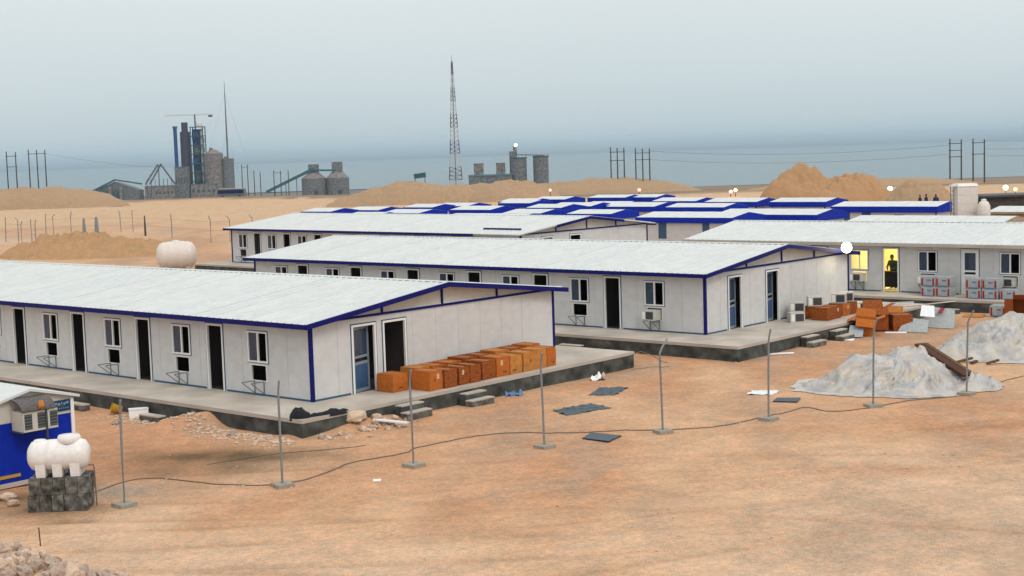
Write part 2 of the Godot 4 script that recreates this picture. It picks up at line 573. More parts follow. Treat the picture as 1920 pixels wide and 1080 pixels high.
	for k in count:
		var x := -over + k * step
		var lift := rng.randf_range(-0.004, 0.004)
		var p := put(shared[key], "roof_sheet", whites[rng.randi() % 4], roof)
		p.transform = Transform3D(Basis(Vector3.RIGHT, -pitch), Vector3(x, WALL + rise - run * tan(pitch) - 0.010 + lift, -ov))
		p = put(shared[key], "roof_sheet", whites[rng.randi() % 4], roof)
		p.transform = Transform3D(Basis(Vector3.UP, PI) * Basis(Vector3.RIGHT, -pitch), Vector3(x + step, WALL + rise - run * tan(pitch) - 0.010 + lift, wide + ov))
	st = mb()
	hexa(st, [Vector3(-over, 0, -0.16), Vector3(-over, 0.02, 0), Vector3(-over, 0.035, 0), Vector3(-over, 0.012, -0.17), Vector3(length + over, 0, -0.16), Vector3(length + over, 0.02, 0), Vector3(length + over, 0.035, 0), Vector3(length + over, 0.012, -0.17)])
	hexa(st, [Vector3(-over, 0, 0.16), Vector3(-over, 0.02, 0), Vector3(-over, 0.035, 0), Vector3(-over, 0.012, 0.17), Vector3(length + over, 0, 0.16), Vector3(length + over, 0.02, 0), Vector3(length + over, 0.035, 0), Vector3(length + over, 0.012, 0.17)])
	var cap := build(st, "ridge_cap", M.roof_white_b, roof)
	cap.position = Vector3(0, WALL + rise + 0.008, wide / 2.0)
	# fascia along the eaves and up the gables
	var ey := WALL - ov * tan(pitch)
	for seg in opt.get("eave_fascia", [[-over, length + over]]):
		st = mb()
		span(st, Vector3(seg[0], ey - 0.150, -ov - 0.03), Vector3(seg[1], ey + 0.010, -ov))
		build(st, "eave_fascia", trim, root)
	st = mb()
	span(st, Vector3(-over, ey - 0.150, wide + ov), Vector3(length + over, ey + 0.010, wide + ov + 0.03))
	build(st, "eave_fascia", trim, root)
	for x in [-over - 0.03, length + over]:
		for seg in (opt.get("gable_fascia", [[-ov, wide / 2.0], [wide / 2.0, wide + ov]]) if x < 0 else [[-ov, wide / 2.0], [wide / 2.0, wide + ov]]):
			st = mb()
			var ya: float = WALL + rise - absf(seg[0] - wide / 2.0) * tan(pitch)
			var yb: float = WALL + rise - absf(seg[1] - wide / 2.0) * tan(pitch)
			hexa(st, [Vector3(x, ya - 0.160, seg[0]), Vector3(x + 0.03, ya - 0.160, seg[0]), Vector3(x + 0.03, ya + 0.010, seg[0]), Vector3(x, ya + 0.010, seg[0]), Vector3(x, yb - 0.160, seg[1]), Vector3(x + 0.03, yb - 0.160, seg[1]), Vector3(x + 0.03, yb + 0.010, seg[1]), Vector3(x, yb + 0.010, seg[1])])
			build(st, "gable_fascia", trim, root)
		# soffit between fascia and wall
	for x in [[-over, 0.0], [length, length + over]]:
		for s in [[-ov, wide / 2.0], [wide / 2.0, wide + ov]]:
			st = mb()
			var ya: float = WALL + rise - absf(s[0] - wide / 2.0) * tan(pitch) - 0.055
			var yb: float = WALL + rise - absf(s[1] - wide / 2.0) * tan(pitch) - 0.055
			hexa(st, [Vector3(x[0], ya, s[0]), Vector3(x[1], ya, s[0]), Vector3(x[1], ya + 0.015, s[0]), Vector3(x[0], ya + 0.015, s[0]), Vector3(x[0], yb, s[1]), Vector3(x[1], yb, s[1]), Vector3(x[1], yb + 0.015, s[1]), Vector3(x[0], yb + 0.015, s[1])])
			build(st, "soffit", M.roof_white_b, root)
	# steel frame showing on the gable
	st = mb()
	span(st, Vector3(-0.045, WALL - 0.115, 0.0), Vector3(-0.001, WALL - 0.036, wide))
	build(st, "tie_beam", trim, root)
	for z in [wide * 0.261, wide * 0.5, wide * 0.736]:
		var top: float = WALL + rise - absf(z - wide / 2.0) * tan(pitch) - 0.075
		st = mb()
		span(st, Vector3(-0.04, WALL - 0.035, z - 0.035), Vector3(0.016, top, z + 0.035))
		build(st, "strut", trim, root)
	for c in [[-0.03, -0.03], [-0.03, wide - 0.08], [length - 0.08, -0.03], [length - 0.08, wide - 0.08]]:
		st = mb()
		span(st, Vector3(c[0], 0, c[1]), Vector3(c[0] + 0.11, WALL - 0.116, c[1] + 0.11))
		build(st, "corner_post", trim, root)
	# base channel broken at the doors
	var cuts := [[0.1, 0.1]]
	var ordered := doors.duplicate()
	ordered.sort_custom(func(a, b): return a[0] < b[0])
	var from := 0.081
	for d in ordered:
		st = mb()
		span(st, Vector3(from, 0.0, -0.02), Vector3(d[0] - 0.56, 0.06, -0.001))
		build(st, "base_channel", M.teal_trim, root)
		from = d[0] + 0.56
	st = mb()
	span(st, Vector3(from, 0.0, -0.02), Vector3(length - 0.081, 0.06, -0.001))
	build(st, "base_channel", M.teal_trim, root)
	from = 0.081
	for d in gdoors:
		st = mb()
		span(st, Vector3(-0.02, 0.0, from), Vector3(-0.001, 0.06, d[0] - 0.67))
		build(st, "base_channel", M.teal_trim, root)
		from = d[0] + 0.67
	st = mb()
	span(st, Vector3(-0.02, 0.0, from), Vector3(-0.001, 0.06, wide - 0.081))
	build(st, "base_channel", M.teal_trim, root)
	if not shared.has("joint"):
		var js := mb()
		span(js, Vector3(-0.009, 0.062, -0.004), Vector3(0.009, WALL - 0.01, -0.0005))
		js.generate_normals()
		shared.joint = js.commit()
	for k in range(1, int(length / 1.15)):
		var x := k * 1.15
		var free := true
		for w in wins: free = free and absf(w - x) > 0.56
		for d in doors: free = free and absf(d[0] - x) > 0.56
		if free:
			put(shared.joint, "panel_joint", M.joint, root).position = Vector3(x, 0, 0)
	for k in range(1, int(wide / 1.15)):
		var z := k * 1.15
		var free := true
		for d in gdoors: free = free and absf(d[0] - z) > 0.68
		if free:
			put(shared.joint, "panel_joint", M.joint, root).transform = gable * Transform3D(Basis(), Vector3(z, 0, 0))
	for w in wins:
		add_window(root, front, w, lit and w > lit[0] and w < lit[1])
		add_hole(root, front, w)
	for w in gwins:
		add_window(root, gable, w)
	for d in doors:
		add_door(root, front, d[0], 0.76, d[1])
	for d in gdoors:
		add_door(root, gable, d[0], 0.96, d[1])
	return root

func slab_plinth(label: String, u0: float, v0: float, u1: float, v1: float, turn := 0.0, lift := 0.0) -> void:
	var root := base("concrete_plinth", camp(u0, v0, lift), camp_basis(turn))
	tag(root, label, "plinth", "raised concrete plinths")
	var L := u1 - u0
	var W := v1 - v0
	var st := mb()
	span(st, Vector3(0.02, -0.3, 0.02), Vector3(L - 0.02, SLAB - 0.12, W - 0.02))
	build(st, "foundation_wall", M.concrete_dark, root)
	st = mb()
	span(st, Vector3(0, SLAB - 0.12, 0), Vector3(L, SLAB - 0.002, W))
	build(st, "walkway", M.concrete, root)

func steps(label: String, u: float, v: float, along_v: bool, count: int, wide := 1.1) -> void:
	# stacked block treads; they climb away from the yard
	var b := camp_basis(0.0 if not along_v else PI / 2.0)
	var p := camp(u, v)
	p.y = ground_at(p.x, p.z) - 0.02
	var root := base("concrete_step", p, b)
	tag(root, label, "steps", "block steps up to the plinths")
	for k in count:
		var st := mb()
		var y := 0.2 + k * 0.2
		bx(st, Vector3(rng.randf_range(-0.04, 0.04), y / 2.0, k * 0.3), Vector3(wide - k * 0.12, y, 0.30))
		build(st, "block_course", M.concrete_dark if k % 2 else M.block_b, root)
		st = mb()
		bx(st, Vector3(0, y + 0.02, k * 0.3), Vector3(wide - k * 0.12 + 0.02, 0.04, 0.31))
		build(st, "tread", M.concrete, root)

# ---------------------------------------------------------------- small things
func rock_mesh(seed_: int, rough := 0.35, N := 3, smooth := false) -> Mesh:
	var n := FastNoiseLite.new()
	n.seed = seed_
	n.frequency = 0.9
	var st := mb(smooth)
	var flat := Vector3(1, rng.randf_range(0.6, 0.85), rng.randf_range(0.7, 1.0))
	var pt := func(d: Vector3) -> Vector3:
		d = d.normalized()
		var r := 1.0 + n.get_noise_3dv(d * 1.4) * rough * 2.0 + n.get_noise_3dv(d * 4.0) * rough * 0.4
		return d * r * flat * 0.5
	for f in 6:
		var ax := [Vector3.RIGHT, Vector3.UP, Vector3.BACK][f % 3] as Vector3
		var s := 1.0 if f < 3 else -1.0
		var b := [Vector3.UP, Vector3.BACK, Vector3.RIGHT][f % 3] as Vector3
		var c := [Vector3.BACK, Vector3.RIGHT, Vector3.UP][f % 3] as Vector3
		for i in N:
			for j in N:
				var p := []
				for q in [[i, j], [i + 1, j], [i + 1, j + 1], [i, j + 1]]:
					p.append(pt.call(ax * s + b * (q[0] * 2.0 / N - 1.0) + c * (q[1] * 2.0 / N - 1.0)))
				quad(st, p[0], p[1], p[2], p[3], p[0] + p[2])
	st.generate_normals()
	return st.commit()

func rocks() -> Array:
	if not shared.has("rocks"):
		shared.rocks = []
		for k in 7:
			shared.rocks.append(rock_mesh(100 + k * 7))
	return shared.rocks

func carton(called: String, label: String, at: Transform3D, size: Vector3, m: Material, kind := "brown", group := "") -> Node3D:
	var root := base(called, at.origin, at.basis)
	tag(root, label, "box", group)
	var st := mb()
	# slightly bulging sides make it read as board
	var h := size / 2.0
	var b := rng.randf_range(0.006, 0.02)
	var dent := func() -> Vector3: return Vector3(rng.randf_range(-0.02, 0.02), rng.randf_range(-0.035, 0.005), rng.randf_range(-0.02, 0.02))
	var lo := [Vector3(-h.x, 0, -h.z), Vector3(h.x, 0, -h.z), Vector3(h.x, 0, h.z), Vector3(-h.x, 0, h.z)]
	var mi := [Vector3(-h.x - b, h.y, -h.z - b), Vector3(h.x + b, h.y, -h.z - b), Vector3(h.x + b, h.y, h.z + b), Vector3(-h.x - b, h.y, h.z + b)]
	var hi := [Vector3(-h.x, size.y, -h.z), Vector3(h.x, size.y, -h.z), Vector3(h.x, size.y, h.z), Vector3(-h.x, size.y, h.z)]
	for k in 4:
		var n := (k + 1) % 4
		var out: Vector3 = (lo[k] + lo[n]) / 2.0
		quad(st, lo[k], lo[n], mi[n], mi[k], out)
		quad(st, mi[k], mi[n], hi[n], hi[k], out)
	quad(st, lo[0], lo[1], lo[2], lo[3], Vector3.DOWN)
	if kind == "brown":
		for k in 4:
			hi[k] += dent.call()
	var sag := Vector3(0, -rng.randf_range(0.0, 0.03), 0)
	for s in [-1, 1]:   # two top flaps that meet at a seam
		quad(st, hi[3] if s > 0 else hi[0], hi[2] if s > 0 else hi[1], Vector3(h.x, size.y, 0.004 * s) + sag, Vector3(-h.x, size.y, 0.004 * s) + sag, Vector3.UP)
	build(st, "shell", m, root)
	if kind == "brown":
		st = mb()
		bx(st, Vector3(0, size.y + 0.004 + sag.y, 0), Vector3(size.x * 0.98, 0.006, 0.06))
		build(st, "tape", M.tape, root)
		st = mb()
		var mark := rng.randf_range(-0.2, 0.2) * size.z
		match rng.randi() % 3:
			0:
				bx(st, Vector3(-h.x - b - 0.001, size.y * 0.52, mark), Vector3(0.006, size.y * 0.14, size.z * 0.10))
			1:
				for k in 3:
					bx(st, Vector3(-h.x - b - 0.001, size.y * (0.62 - 0.08 * k), mark), Vector3(0.006, size.y * 0.03, size.z * (0.34 - 0.08 * k)))
			2:
				bx(st, Vector3(-h.x - b - 0.001, size.y * 0.22, mark), Vector3(0.006, size.y * 0.05, size.z * 0.3))
		build(st, "print", M.ink, root)
		if rng.randf() < 0.4:
			st = mb()
			bx(st, Vector3(-h.x - b - 0.002, size.y * 0.70, -mark), Vector3(0.006, size.y * 0.26, size.z * 0.18))
			build(st, "paper_label", M.tape_pale, root)
	elif kind == "white":
		for s in [-1, 1]:
			st = mb()
			bx(st, Vector3(h.x * 0.80 * s, size.y * 0.45, -h.z - b - 0.002), Vector3(size.x * 0.12, size.y * 0.75, 0.006))
			build(st, "print", M.carton_red, root)
		st = mb()
		bx(st, Vector3(0, size.y * 0.06, -h.z - b - 0.002), Vector3(size.x * 0.64, size.y * 0.12, 0.006))
		bx(st, Vector3(-size.x * 0.08, size.y * 0.62, -h.z - b - 0.002), Vector3(size.x * 0.30, size.y * 0.16, 0.006))
		build(st, "print", M.carton_blue, root)
	return root

func open_carton(label: String, at: Transform3D, size: Vector3, m: Material) -> void:
	var root := base("open_box", at.origin, at.basis)
	tag(root, label, "box", "discarded boxes beside the plinth")
	var h := size / 2.0
	var st := mb()
	span(st, Vector3(-h.x, 0, -h.z), Vector3(-h.x + 0.012, size.y, h.z))
	span(st, Vector3(h.x - 0.012, 0, -h.z), Vector3(h.x, size.y, h.z))
	span(st, Vector3(-h.x + 0.012, 0, -h.z), Vector3(h.x - 0.012, size.y, -h.z + 0.012))
	span(st, Vector3(-h.x + 0.012, 0, h.z - 0.012), Vector3(h.x - 0.012, size.y, h.z))
	span(st, Vector3(-h.x + 0.012, 0.0, -h.z + 0.012), Vector3(h.x - 0.012, 0.012, h.z - 0.012))
	build(st, "shell", m, root)
	for f in [[Vector3(-h.x, size.y, 0), Vector3(-1, 0.5, 0)], [Vector3(h.x, size.y, 0), Vector3(1, -0.6, 0)], [Vector3(0, size.y, h.z), Vector3(0, 0.9, 0.6)], [Vector3(0, size.y, -h.z), Vector3(0, -0.8, -0.6)]]:
		st = mb()
		var d: Vector3 = f[1].normalized()
		var across := Vector3(0, 0, h.z) if absf(d.x) > 0.3 else Vector3(h.x, 0, 0)
		var a: Vector3 = f[0]
		var e: Vector3 = a + d * minf(h.x, h.z) * 0.95
		var n := d.cross(across).normalized() * 0.006
		hexa(st, [a - across + n, a + across + n, a + across - n, a - across - n, e - across * 0.96 + n, e + across * 0.96 + n, e + across * 0.96 - n, e - across * 0.96 - n])
		build(st, "flap", m, root)

func ac_unit(label: String, at: Transform3D, group := "window air conditioners") -> Node3D:
	var t: Node3D
	if not shared.has("ac"):
		t = base("window_air_conditioner", at.origin, at.basis)
		var st := mb()
		span(st, Vector3(-0.32, 0, -0.30), Vector3(0.32, 0.42, 0.30))
		build(st, "casing", M.appliance, t)
		st = mb()
		span(st, Vector3(-0.27, 0.05, -0.306), Vector3(0.10, 0.37, -0.301))
		build(st, "grille", M.grille, t)
		st = mb()
		span(st, Vector3(0.301, 0.06, -0.22), Vector3(0.306, 0.36, 0.0))
		build(st, "side_grille", M.grille, t)
		st = mb()
		span(st, Vector3(-0.306, 0.06, -0.24), Vector3(-0.301, 0.36, 0.12))
		build(st, "side_grille", M.grille, t)
		st = mb()
		for k in 7:
			span(st, Vector3(-0.27, 0.075 + k * 0.042, -0.314), Vector3(0.10, 0.088 + k * 0.042, -0.3065))
		build(st, "louvres", M.hood, t)
		st = mb()
		span(st, Vector3(0.14, 0.06, -0.306), Vector3(0.29, 0.36, -0.301))
		build(st, "control_panel", M.frame_white, t)
		tag(t, label, "air conditioner", group)
		shared.ac = t
	else:
		t = dup(shared.ac, at, label)
		t.set_meta("group", group)
	return t

func board(called: String, label: String, category: String, corners: Array, thick: float, m: Material, group := "") -> MeshInstance3D:
	# a thin sheet through four ground points [x, z] or [x, z, lift], lying on or leaning over the ground
	var p := []
	var mid := Vector3.ZERO
	for c in corners:
		var q := on_ground(c[0], c[1], (c[2] if c.size() > 2 else 0.0) + 0.012)
		p.append(q)
		mid += q / 4.0
	var st := mb()
	var n: Vector3 = (p[1] - p[0]).cross(p[3] - p[0]).normalized()
	if n.y < 0: n = -n
	var lo := []
	var hi := []
	for q in p:
		lo.append(q - mid)
		hi.append(q - mid + n * thick)
	hexa(st, lo + hi)
	var o := build(st, called, m)
	o.position = mid
	tag(o, label, category, group)
	return o

func limp_sheet(called: String, label: String, category: String, corners: Array, m: Material, seed_: int, crumple := 0.05, group := "") -> void:
	# a crumpled sheet on the ground
	var n := FastNoiseLite.new()
	n.seed = seed_
	n.frequency = 1.3
	var N := 14
	var grid := []
	var mid := Vector3.ZERO
	for c in corners:
		mid += Vector3(c[0], 0, c[1]) / 4.0
	for i in N + 1:
		var row := []
		for j in N + 1:
			var a := Vector2(corners[0][0], corners[0][1]).lerp(Vector2(corners[1][0], corners[1][1]), i / float(N))
			var b := Vector2(corners[3][0], corners[3][1]).lerp(Vector2(corners[2][0], corners[2][1]), i / float(N))
			var q := a.lerp(b, j / float(N))
			q += Vector2(n.get_noise_2d(q.x * 1.5, q.y * 1.5), n.get_noise_2d(q.y * 1.5 + 50, q.x * 1.5)) * 0.10
			var y := ground_at(q.x, q.y) + 0.012 + maxf(0.0, n.get_noise_2d(q.x * 2.0 + 9, q.y * 2.0)) * crumple * 2.0
			row.append(Vector3(q.x, y, q.y) - mid)
		grid.append(row)
	var st := mb(true)
	for i in N:
		for j in N:
			quad(st, grid[i][j], grid[i + 1][j], grid[i + 1][j + 1], grid[i][j + 1], Vector3.UP)
	var d := Vector3(0, -0.006, 0)
	for i in N:
		for j in N:
			quad(st, grid[i][j] + d, grid[i + 1][j] + d, grid[i + 1][j + 1] + d, grid[i][j + 1] + d, Vector3.DOWN)
	var o := build(st, called, m)
	o.position = mid
	tag(o, label, category, group)

func heap(called: String, label: String, category: String, center: Vector2, rad: Vector2, high: float, m: Material, seed_: int, opt := {}) -> MeshInstance3D:
	# a draped or tipped heap: a height field over an uneven outline
	var n := FastNoiseLite.new()
	n.seed = seed_
	n.frequency = opt.get("freq", 0.35)
	n.fractal_octaves = 4
	var soft := FastNoiseLite.new()
	soft.seed = seed_ + 5
	soft.frequency = 0.45
	soft.fractal_octaves = 2
	var folds: float = opt.get("folds", 0.0)
	var rings: int = opt.get("rings", 40)
	var seg: int = opt.get("seg", 90)
	var turn: float = opt.get("turn", 0.0)
	var power: float = opt.get("power", 1.3)
	var lumps: Array = opt.get("lumps", [[0, 0, 1.0, 1.0]])
	var rugged: float = opt.get("rugged", 0.25)
	var pos := func(i: int, k: int) -> Vector3:
		var t := TAU * (k % seg) / seg
		var edge := 1.0 + 0.16 * n.get_noise_2d(cos(t) * 4.0 + 20.0, sin(t) * 4.0) + 0.06 * n.get_noise_2d(cos(t) * 16.0, sin(t) * 16.0)
		var r := float(i) / rings * edge
		var l := Vector2(cos(t) * r * rad.x, sin(t) * r * rad.y).rotated(turn)
		var q := center + l
		var f := 0.0
		for p in lumps:
			var dd := Vector2((cos(t) * r - p[0]) / p[2], (sin(t) * r - p[1]) / p[2]).length()
			f = maxf(f, p[3] * pow(maxf(0.0, 1.0 - dd * dd), power))
		var y := f * high * (1.0 + rugged * n.get_noise_2d(q.x, q.y))
		if folds <= 0.0 and high > 1.0:
			# gullies and clods
			y += minf(1.0, f * 4.0) * high * (0.05 * n.get_noise_2d(q.x * 6.0, q.y * 6.0) - 0.06 * absf(n.get_noise_2d(q.x * 3.0 + 70.0, q.y * 1.2)))
		if folds > 0.0:
			# soft pleats that hang down from the crests, and broad sags between them
			var w := soft.get_noise_2d(q.x * 1.1 + 40.0, q.y * 1.1)
			var tt := t + 0.6 * w
			var w3 := soft.get_noise_2d(cos(tt) * 9.0 + r * 1.6, sin(tt) * 9.0 + r * 1.6 + 200.0)
			var w4 := soft.get_noise_2d(cos(tt) * 24.0 + r * 2.5, sin(tt) * 24.0 - 90.0)
			var fade := minf(1.0, f * 3.0 + 0.25) * minf(1.0, r * 2.0)
			y += folds * (1.6 * w * minf(1.0, f * 3.0 + 0.1) + 1.7 * fade * (0.4 - absf(w3) * 1.8) + 0.55 * fade * (0.4 - absf(w4) * 1.8))
		if i == rings:
			y = -0.05 if folds <= 0.0 else 0.01
		return Vector3(q.x, ground_at(q.x, q.y) + maxf(y, 0.0 if folds > 0.0 else -0.05) + (0.012 if folds > 0.0 else -0.02), q.y)
	var o0 := on_ground(center.x, center.y)
	var st := mb(true)
	var prev := []
	for i in rings + 1:
		var cur := []
		for k in seg:
			cur.append(pos.call(i, k) - o0)
		if i > 0:
			for k in seg:
				var k2 := (k + 1) % seg
				if i == 1:
					tri(st, prev[0], cur[k], cur[k2], Vector3.UP)
				else:
					quad(st, prev[k], cur[k], cur[k2], prev[k2], Vector3.UP)
		prev = cur
	var o := build(st, called, m)
	o.position = o0
	tag(o, label, category, opt.get("group", ""))
	return o

func fence_post(x: float, z: float, high: float, bend: Vector3, label: String) -> void:
	var root := base("fence_post", on_ground(x, z))
	tag(root, label, "fence post", "line of bare fence posts in the yard")
	var st := mb()
	var lean := Vector3(rng.randf_range(-0.02, 0.02), 0, rng.randf_range(-0.02, 0.02))
	var top := Vector3(0, high - 0.38, 0) + lean * high
	tube(st, [Vector3(0, -0.2, 0), Vector3(0, high * 0.5, 0) + lean * high * 0.5, top], 0.031, 8)
	build(st, "pipe", M.galvanised, root)
	st = mb()
	tube(st, [top - Vector3(0, 0.02, 0), top + Vector3(bend.x * 0.3, 0.15, bend.z * 0.3), top + Vector3(bend.x, 0.38, bend.z)], 0.028, 8)
	build(st, "angled_arm", M.galvanised, root)
	st = mb()
	var b := Basis(Vector3.UP, rng.randf_range(0.2, 0.9))
	bx(st, Vector3(0, 0.045, 0), Vector3(0.46, 0.10, 0.46), b)
	build(st, "concrete_footing", M.footing, root)

# ---------------------------------------------------------------- people: one skin of blended tapered bones
func figure(bones: Array, cell: float, paint: Callable) -> Mesh:
	var lo := Vector3.ONE * 99.0
	var hi := -lo
	for b in bones:
		for p in [b[0], b[1]]:
			lo = lo.min(p - Vector3.ONE * (maxf(b[2], b[3]) + cell * 2))
			hi = hi.max(p + Vector3.ONE * (maxf(b[2], b[3]) + cell * 2))
	var nx := int((hi.x - lo.x) / cell) + 2
	var ny := int((hi.y - lo.y) / cell) + 2
	var nz := int((hi.z - lo.z) / cell) + 2
	var val := PackedFloat32Array()
	val.resize(nx * ny * nz)
	for k in nz:
		for j in ny:
			for i in nx:
				var p := lo + Vector3(i, j, k) * cell
				var d := 9.0
				for b in bones:
					var a: Vector3 = b[0]
					var ab: Vector3 = b[1] - a
					var t := clampf((p - a).dot(ab) / maxf(ab.length_squared(), 1e-6), 0, 1)
					var e: float = (p - a - ab * t).length() - lerpf(b[2], b[3], t)
					var h := clampf(0.5 + 0.5 * (d - e) / 0.035, 0, 1)
					d = lerpf(d, e, h) - 0.035 * h * (1 - h)
				val[(k * ny + j) * nx + i] = d
	var idx := {}
	var verts := []
	for k in nz - 1:
		for j in ny - 1:
			for i in nx - 1:
				var sum := Vector3.ZERO
				var n := 0
				for e in [[0, 0, 0, 1, 0, 0], [0, 1, 0, 1, 1, 0], [0, 0, 1, 1, 0, 1], [0, 1, 1, 1, 1, 1], [0, 0, 0, 0, 1, 0], [1, 0, 0, 1, 1, 0], [0, 0, 1, 0, 1, 1], [1, 0, 1, 1, 1, 1], [0, 0, 0, 0, 0, 1], [1, 0, 0, 1, 0, 1], [0, 1, 0, 0, 1, 1], [1, 1, 0, 1, 1, 1]]:
					var va := val[((k + e[2]) * ny + j + e[1]) * nx + i + e[0]]
					var vb := val[((k + e[5]) * ny + j + e[4]) * nx + i + e[3]]
					if (va < 0) != (vb < 0):
						sum += Vector3(e[0], e[1], e[2]).lerp(Vector3(e[3], e[4], e[5]), va / (va - vb))
						n += 1
				if n:
					idx[(k * ny + j) * nx + i] = verts.size()
					verts.append(lo + (Vector3(i, j, k) + sum / n) * cell)
	var st := mb(true)
	var face := func(a: int, b: int, c: int, d: int, out: Vector3) -> void:
		var q := [verts[idx[a]], verts[idx[b]], verts[idx[c]], verts[idx[d]]]
		for t in [[0, 1, 2], [0, 2, 3]]:
			var order: Array = t if (q[t[1]] - q[t[0]]).cross(q[t[2]] - q[t[0]]).dot(out) < 0 else [t[0], t[2], t[1]]
			for m in order:
				st.set_color(paint.call(q[m]))
				st.add_vertex(q[m])
	for k in range(1, nz - 1):
		for j in range(1, ny - 1):
			for i in range(1, nx - 1):
				var c := (k * ny + j) * nx + i
				var s := val[c] < 0
				if s != (val[c + 1] < 0):
					face.call(c - nx - nx * ny, c - nx * ny, c, c - nx, Vector3.RIGHT if s else Vector3.LEFT)
				if s != (val[c + nx] < 0):
					face.call(c - 1 - nx * ny, c - nx * ny, c, c - 1, Vector3.UP if s else Vector3.DOWN)
				if s != (val[c + nx * ny] < 0):
					face.call(c - 1 - nx, c - nx, c, c - 1, Vector3.BACK if s else Vector3.FORWARD)
	st.generate_normals()
	return st.commit()

func person(label: String, at: Transform3D, shirt: Color, trousers: Color, pose: String, cell: float, group := "") -> void:
	var B := []
	var bend := 0.0 if pose == "stand" else 0.35
	var hip := Vector3(0, 0.93, 0)
	var chest := Vector3(0, 1.30, bend * 0.30)
	var neck := Vector3(0, 1.47, bend * 0.42)
	var head := Vector3(0, 1.62, bend * 0.60)
	B.append([hip, chest, 0.15, 0.165])
	B.append([Vector3(-0.08, 0.95, 0), Vector3(-0.11, 1.32, chest.z), 0.11, 0.11])
	B.append([Vector3(0.08, 0.95, 0), Vector3(0.11, 1.32, chest.z), 0.11, 0.11])
	B.append([Vector3(-0.17, 1.40, chest.z), Vector3(0.17, 1.40, chest.z), 0.075, 0.075])
	B.append([neck - Vector3(0, 0.07, 0), head, 0.055, 0.06])
	B.append([head + Vector3(0, -0.02, 0.02), head + Vector3(0, 0.07, 0), 0.082, 0.095])
	B.append([head + Vector3(0, -0.02, 0.09), head + Vector3(0, 0.01, 0.105), 0.018, 0.012])
	for s in [-1, 1]:
		B.append([head + Vector3(0.092 * s, -0.01, 0), head + Vector3(0.094 * s, 0.03, 0), 0.018, 0.018])
		var knee := Vector3(0.10 * s, 0.50, 0.03)
		var foot := Vector3(0.11 * s, 0.08, -0.02 + (0.06 * s if pose == "stand" else 0.0))
		B.append([Vector3(0.09 * s, 0.92, 0), knee, 0.095, 0.065])
		B.append([knee, foot, 0.065, 0.045])
		B.append([foot - Vector3(0, 0.03, 0.04), foot + Vector3(0.02 * s, -0.045, 0.16), 0.042, 0.035])
		var sh := Vector3(0.20 * s, 1.40, chest.z)
		var el := sh + Vector3(0.07 * s, -0.28, 0.02 + bend * 0.25)
		var wr := el + Vector3(-0.03 * s, -0.24, 0.10) if pose == "stand" else el + Vector3(-0.12 * s, -0.08, 0.22)
		B.append([sh, el, 0.062, 0.048])
		B.append([el, wr, 0.048, 0.032])
		var hd := (wr - el).normalized()
		B.append([wr, wr + hd * 0.08, 0.032, 0.034])
		for f in 4:
			var o := Vector3(0.0, 0.0, 0.0) + hd.cross(Vector3(s, 0, 0)).normalized() * (f - 1.5) * 0.019
			B.append([wr + hd * 0.08 + o, wr + hd * (0.155 - absf(f - 1.3) * 0.01) + o + Vector3(-0.02 * s, 0, 0), 0.010, 0.008])
		B.append([wr + hd * 0.03, wr + hd * 0.08 + Vector3(0, 0.01, 0.05), 0.012, 0.009])
	var hair := Color(0.012, 0.010, 0.009)
	var skin := Color(0.17, 0.085, 0.05)
	var paint := func(p: Vector3) -> Color:
		if p.y > head.y - 0.13 and absf(p.x) < 0.13:
			return hair if p.y > head.y + 0.05 or p.z < head.z - 0.02 else skin
		if absf(p.x) > 0.19 and p.y < 1.0 and p.y > 0.55 and pose == "stand":
			return skin
		if p.y < 0.10:
			return Color(0.03, 0.025, 0.02)
		return trousers if p.y < 0.97 else shirt
	var m := StandardMaterial3D.new()
	m.resource_name = "clothed_figure"
	m.vertex_color_use_as_albedo = true
	m.roughness = 0.85
	var o := put(figure(B, cell, paint), "person", m)
	o.transform = at
	tag(o, label, "person", group)

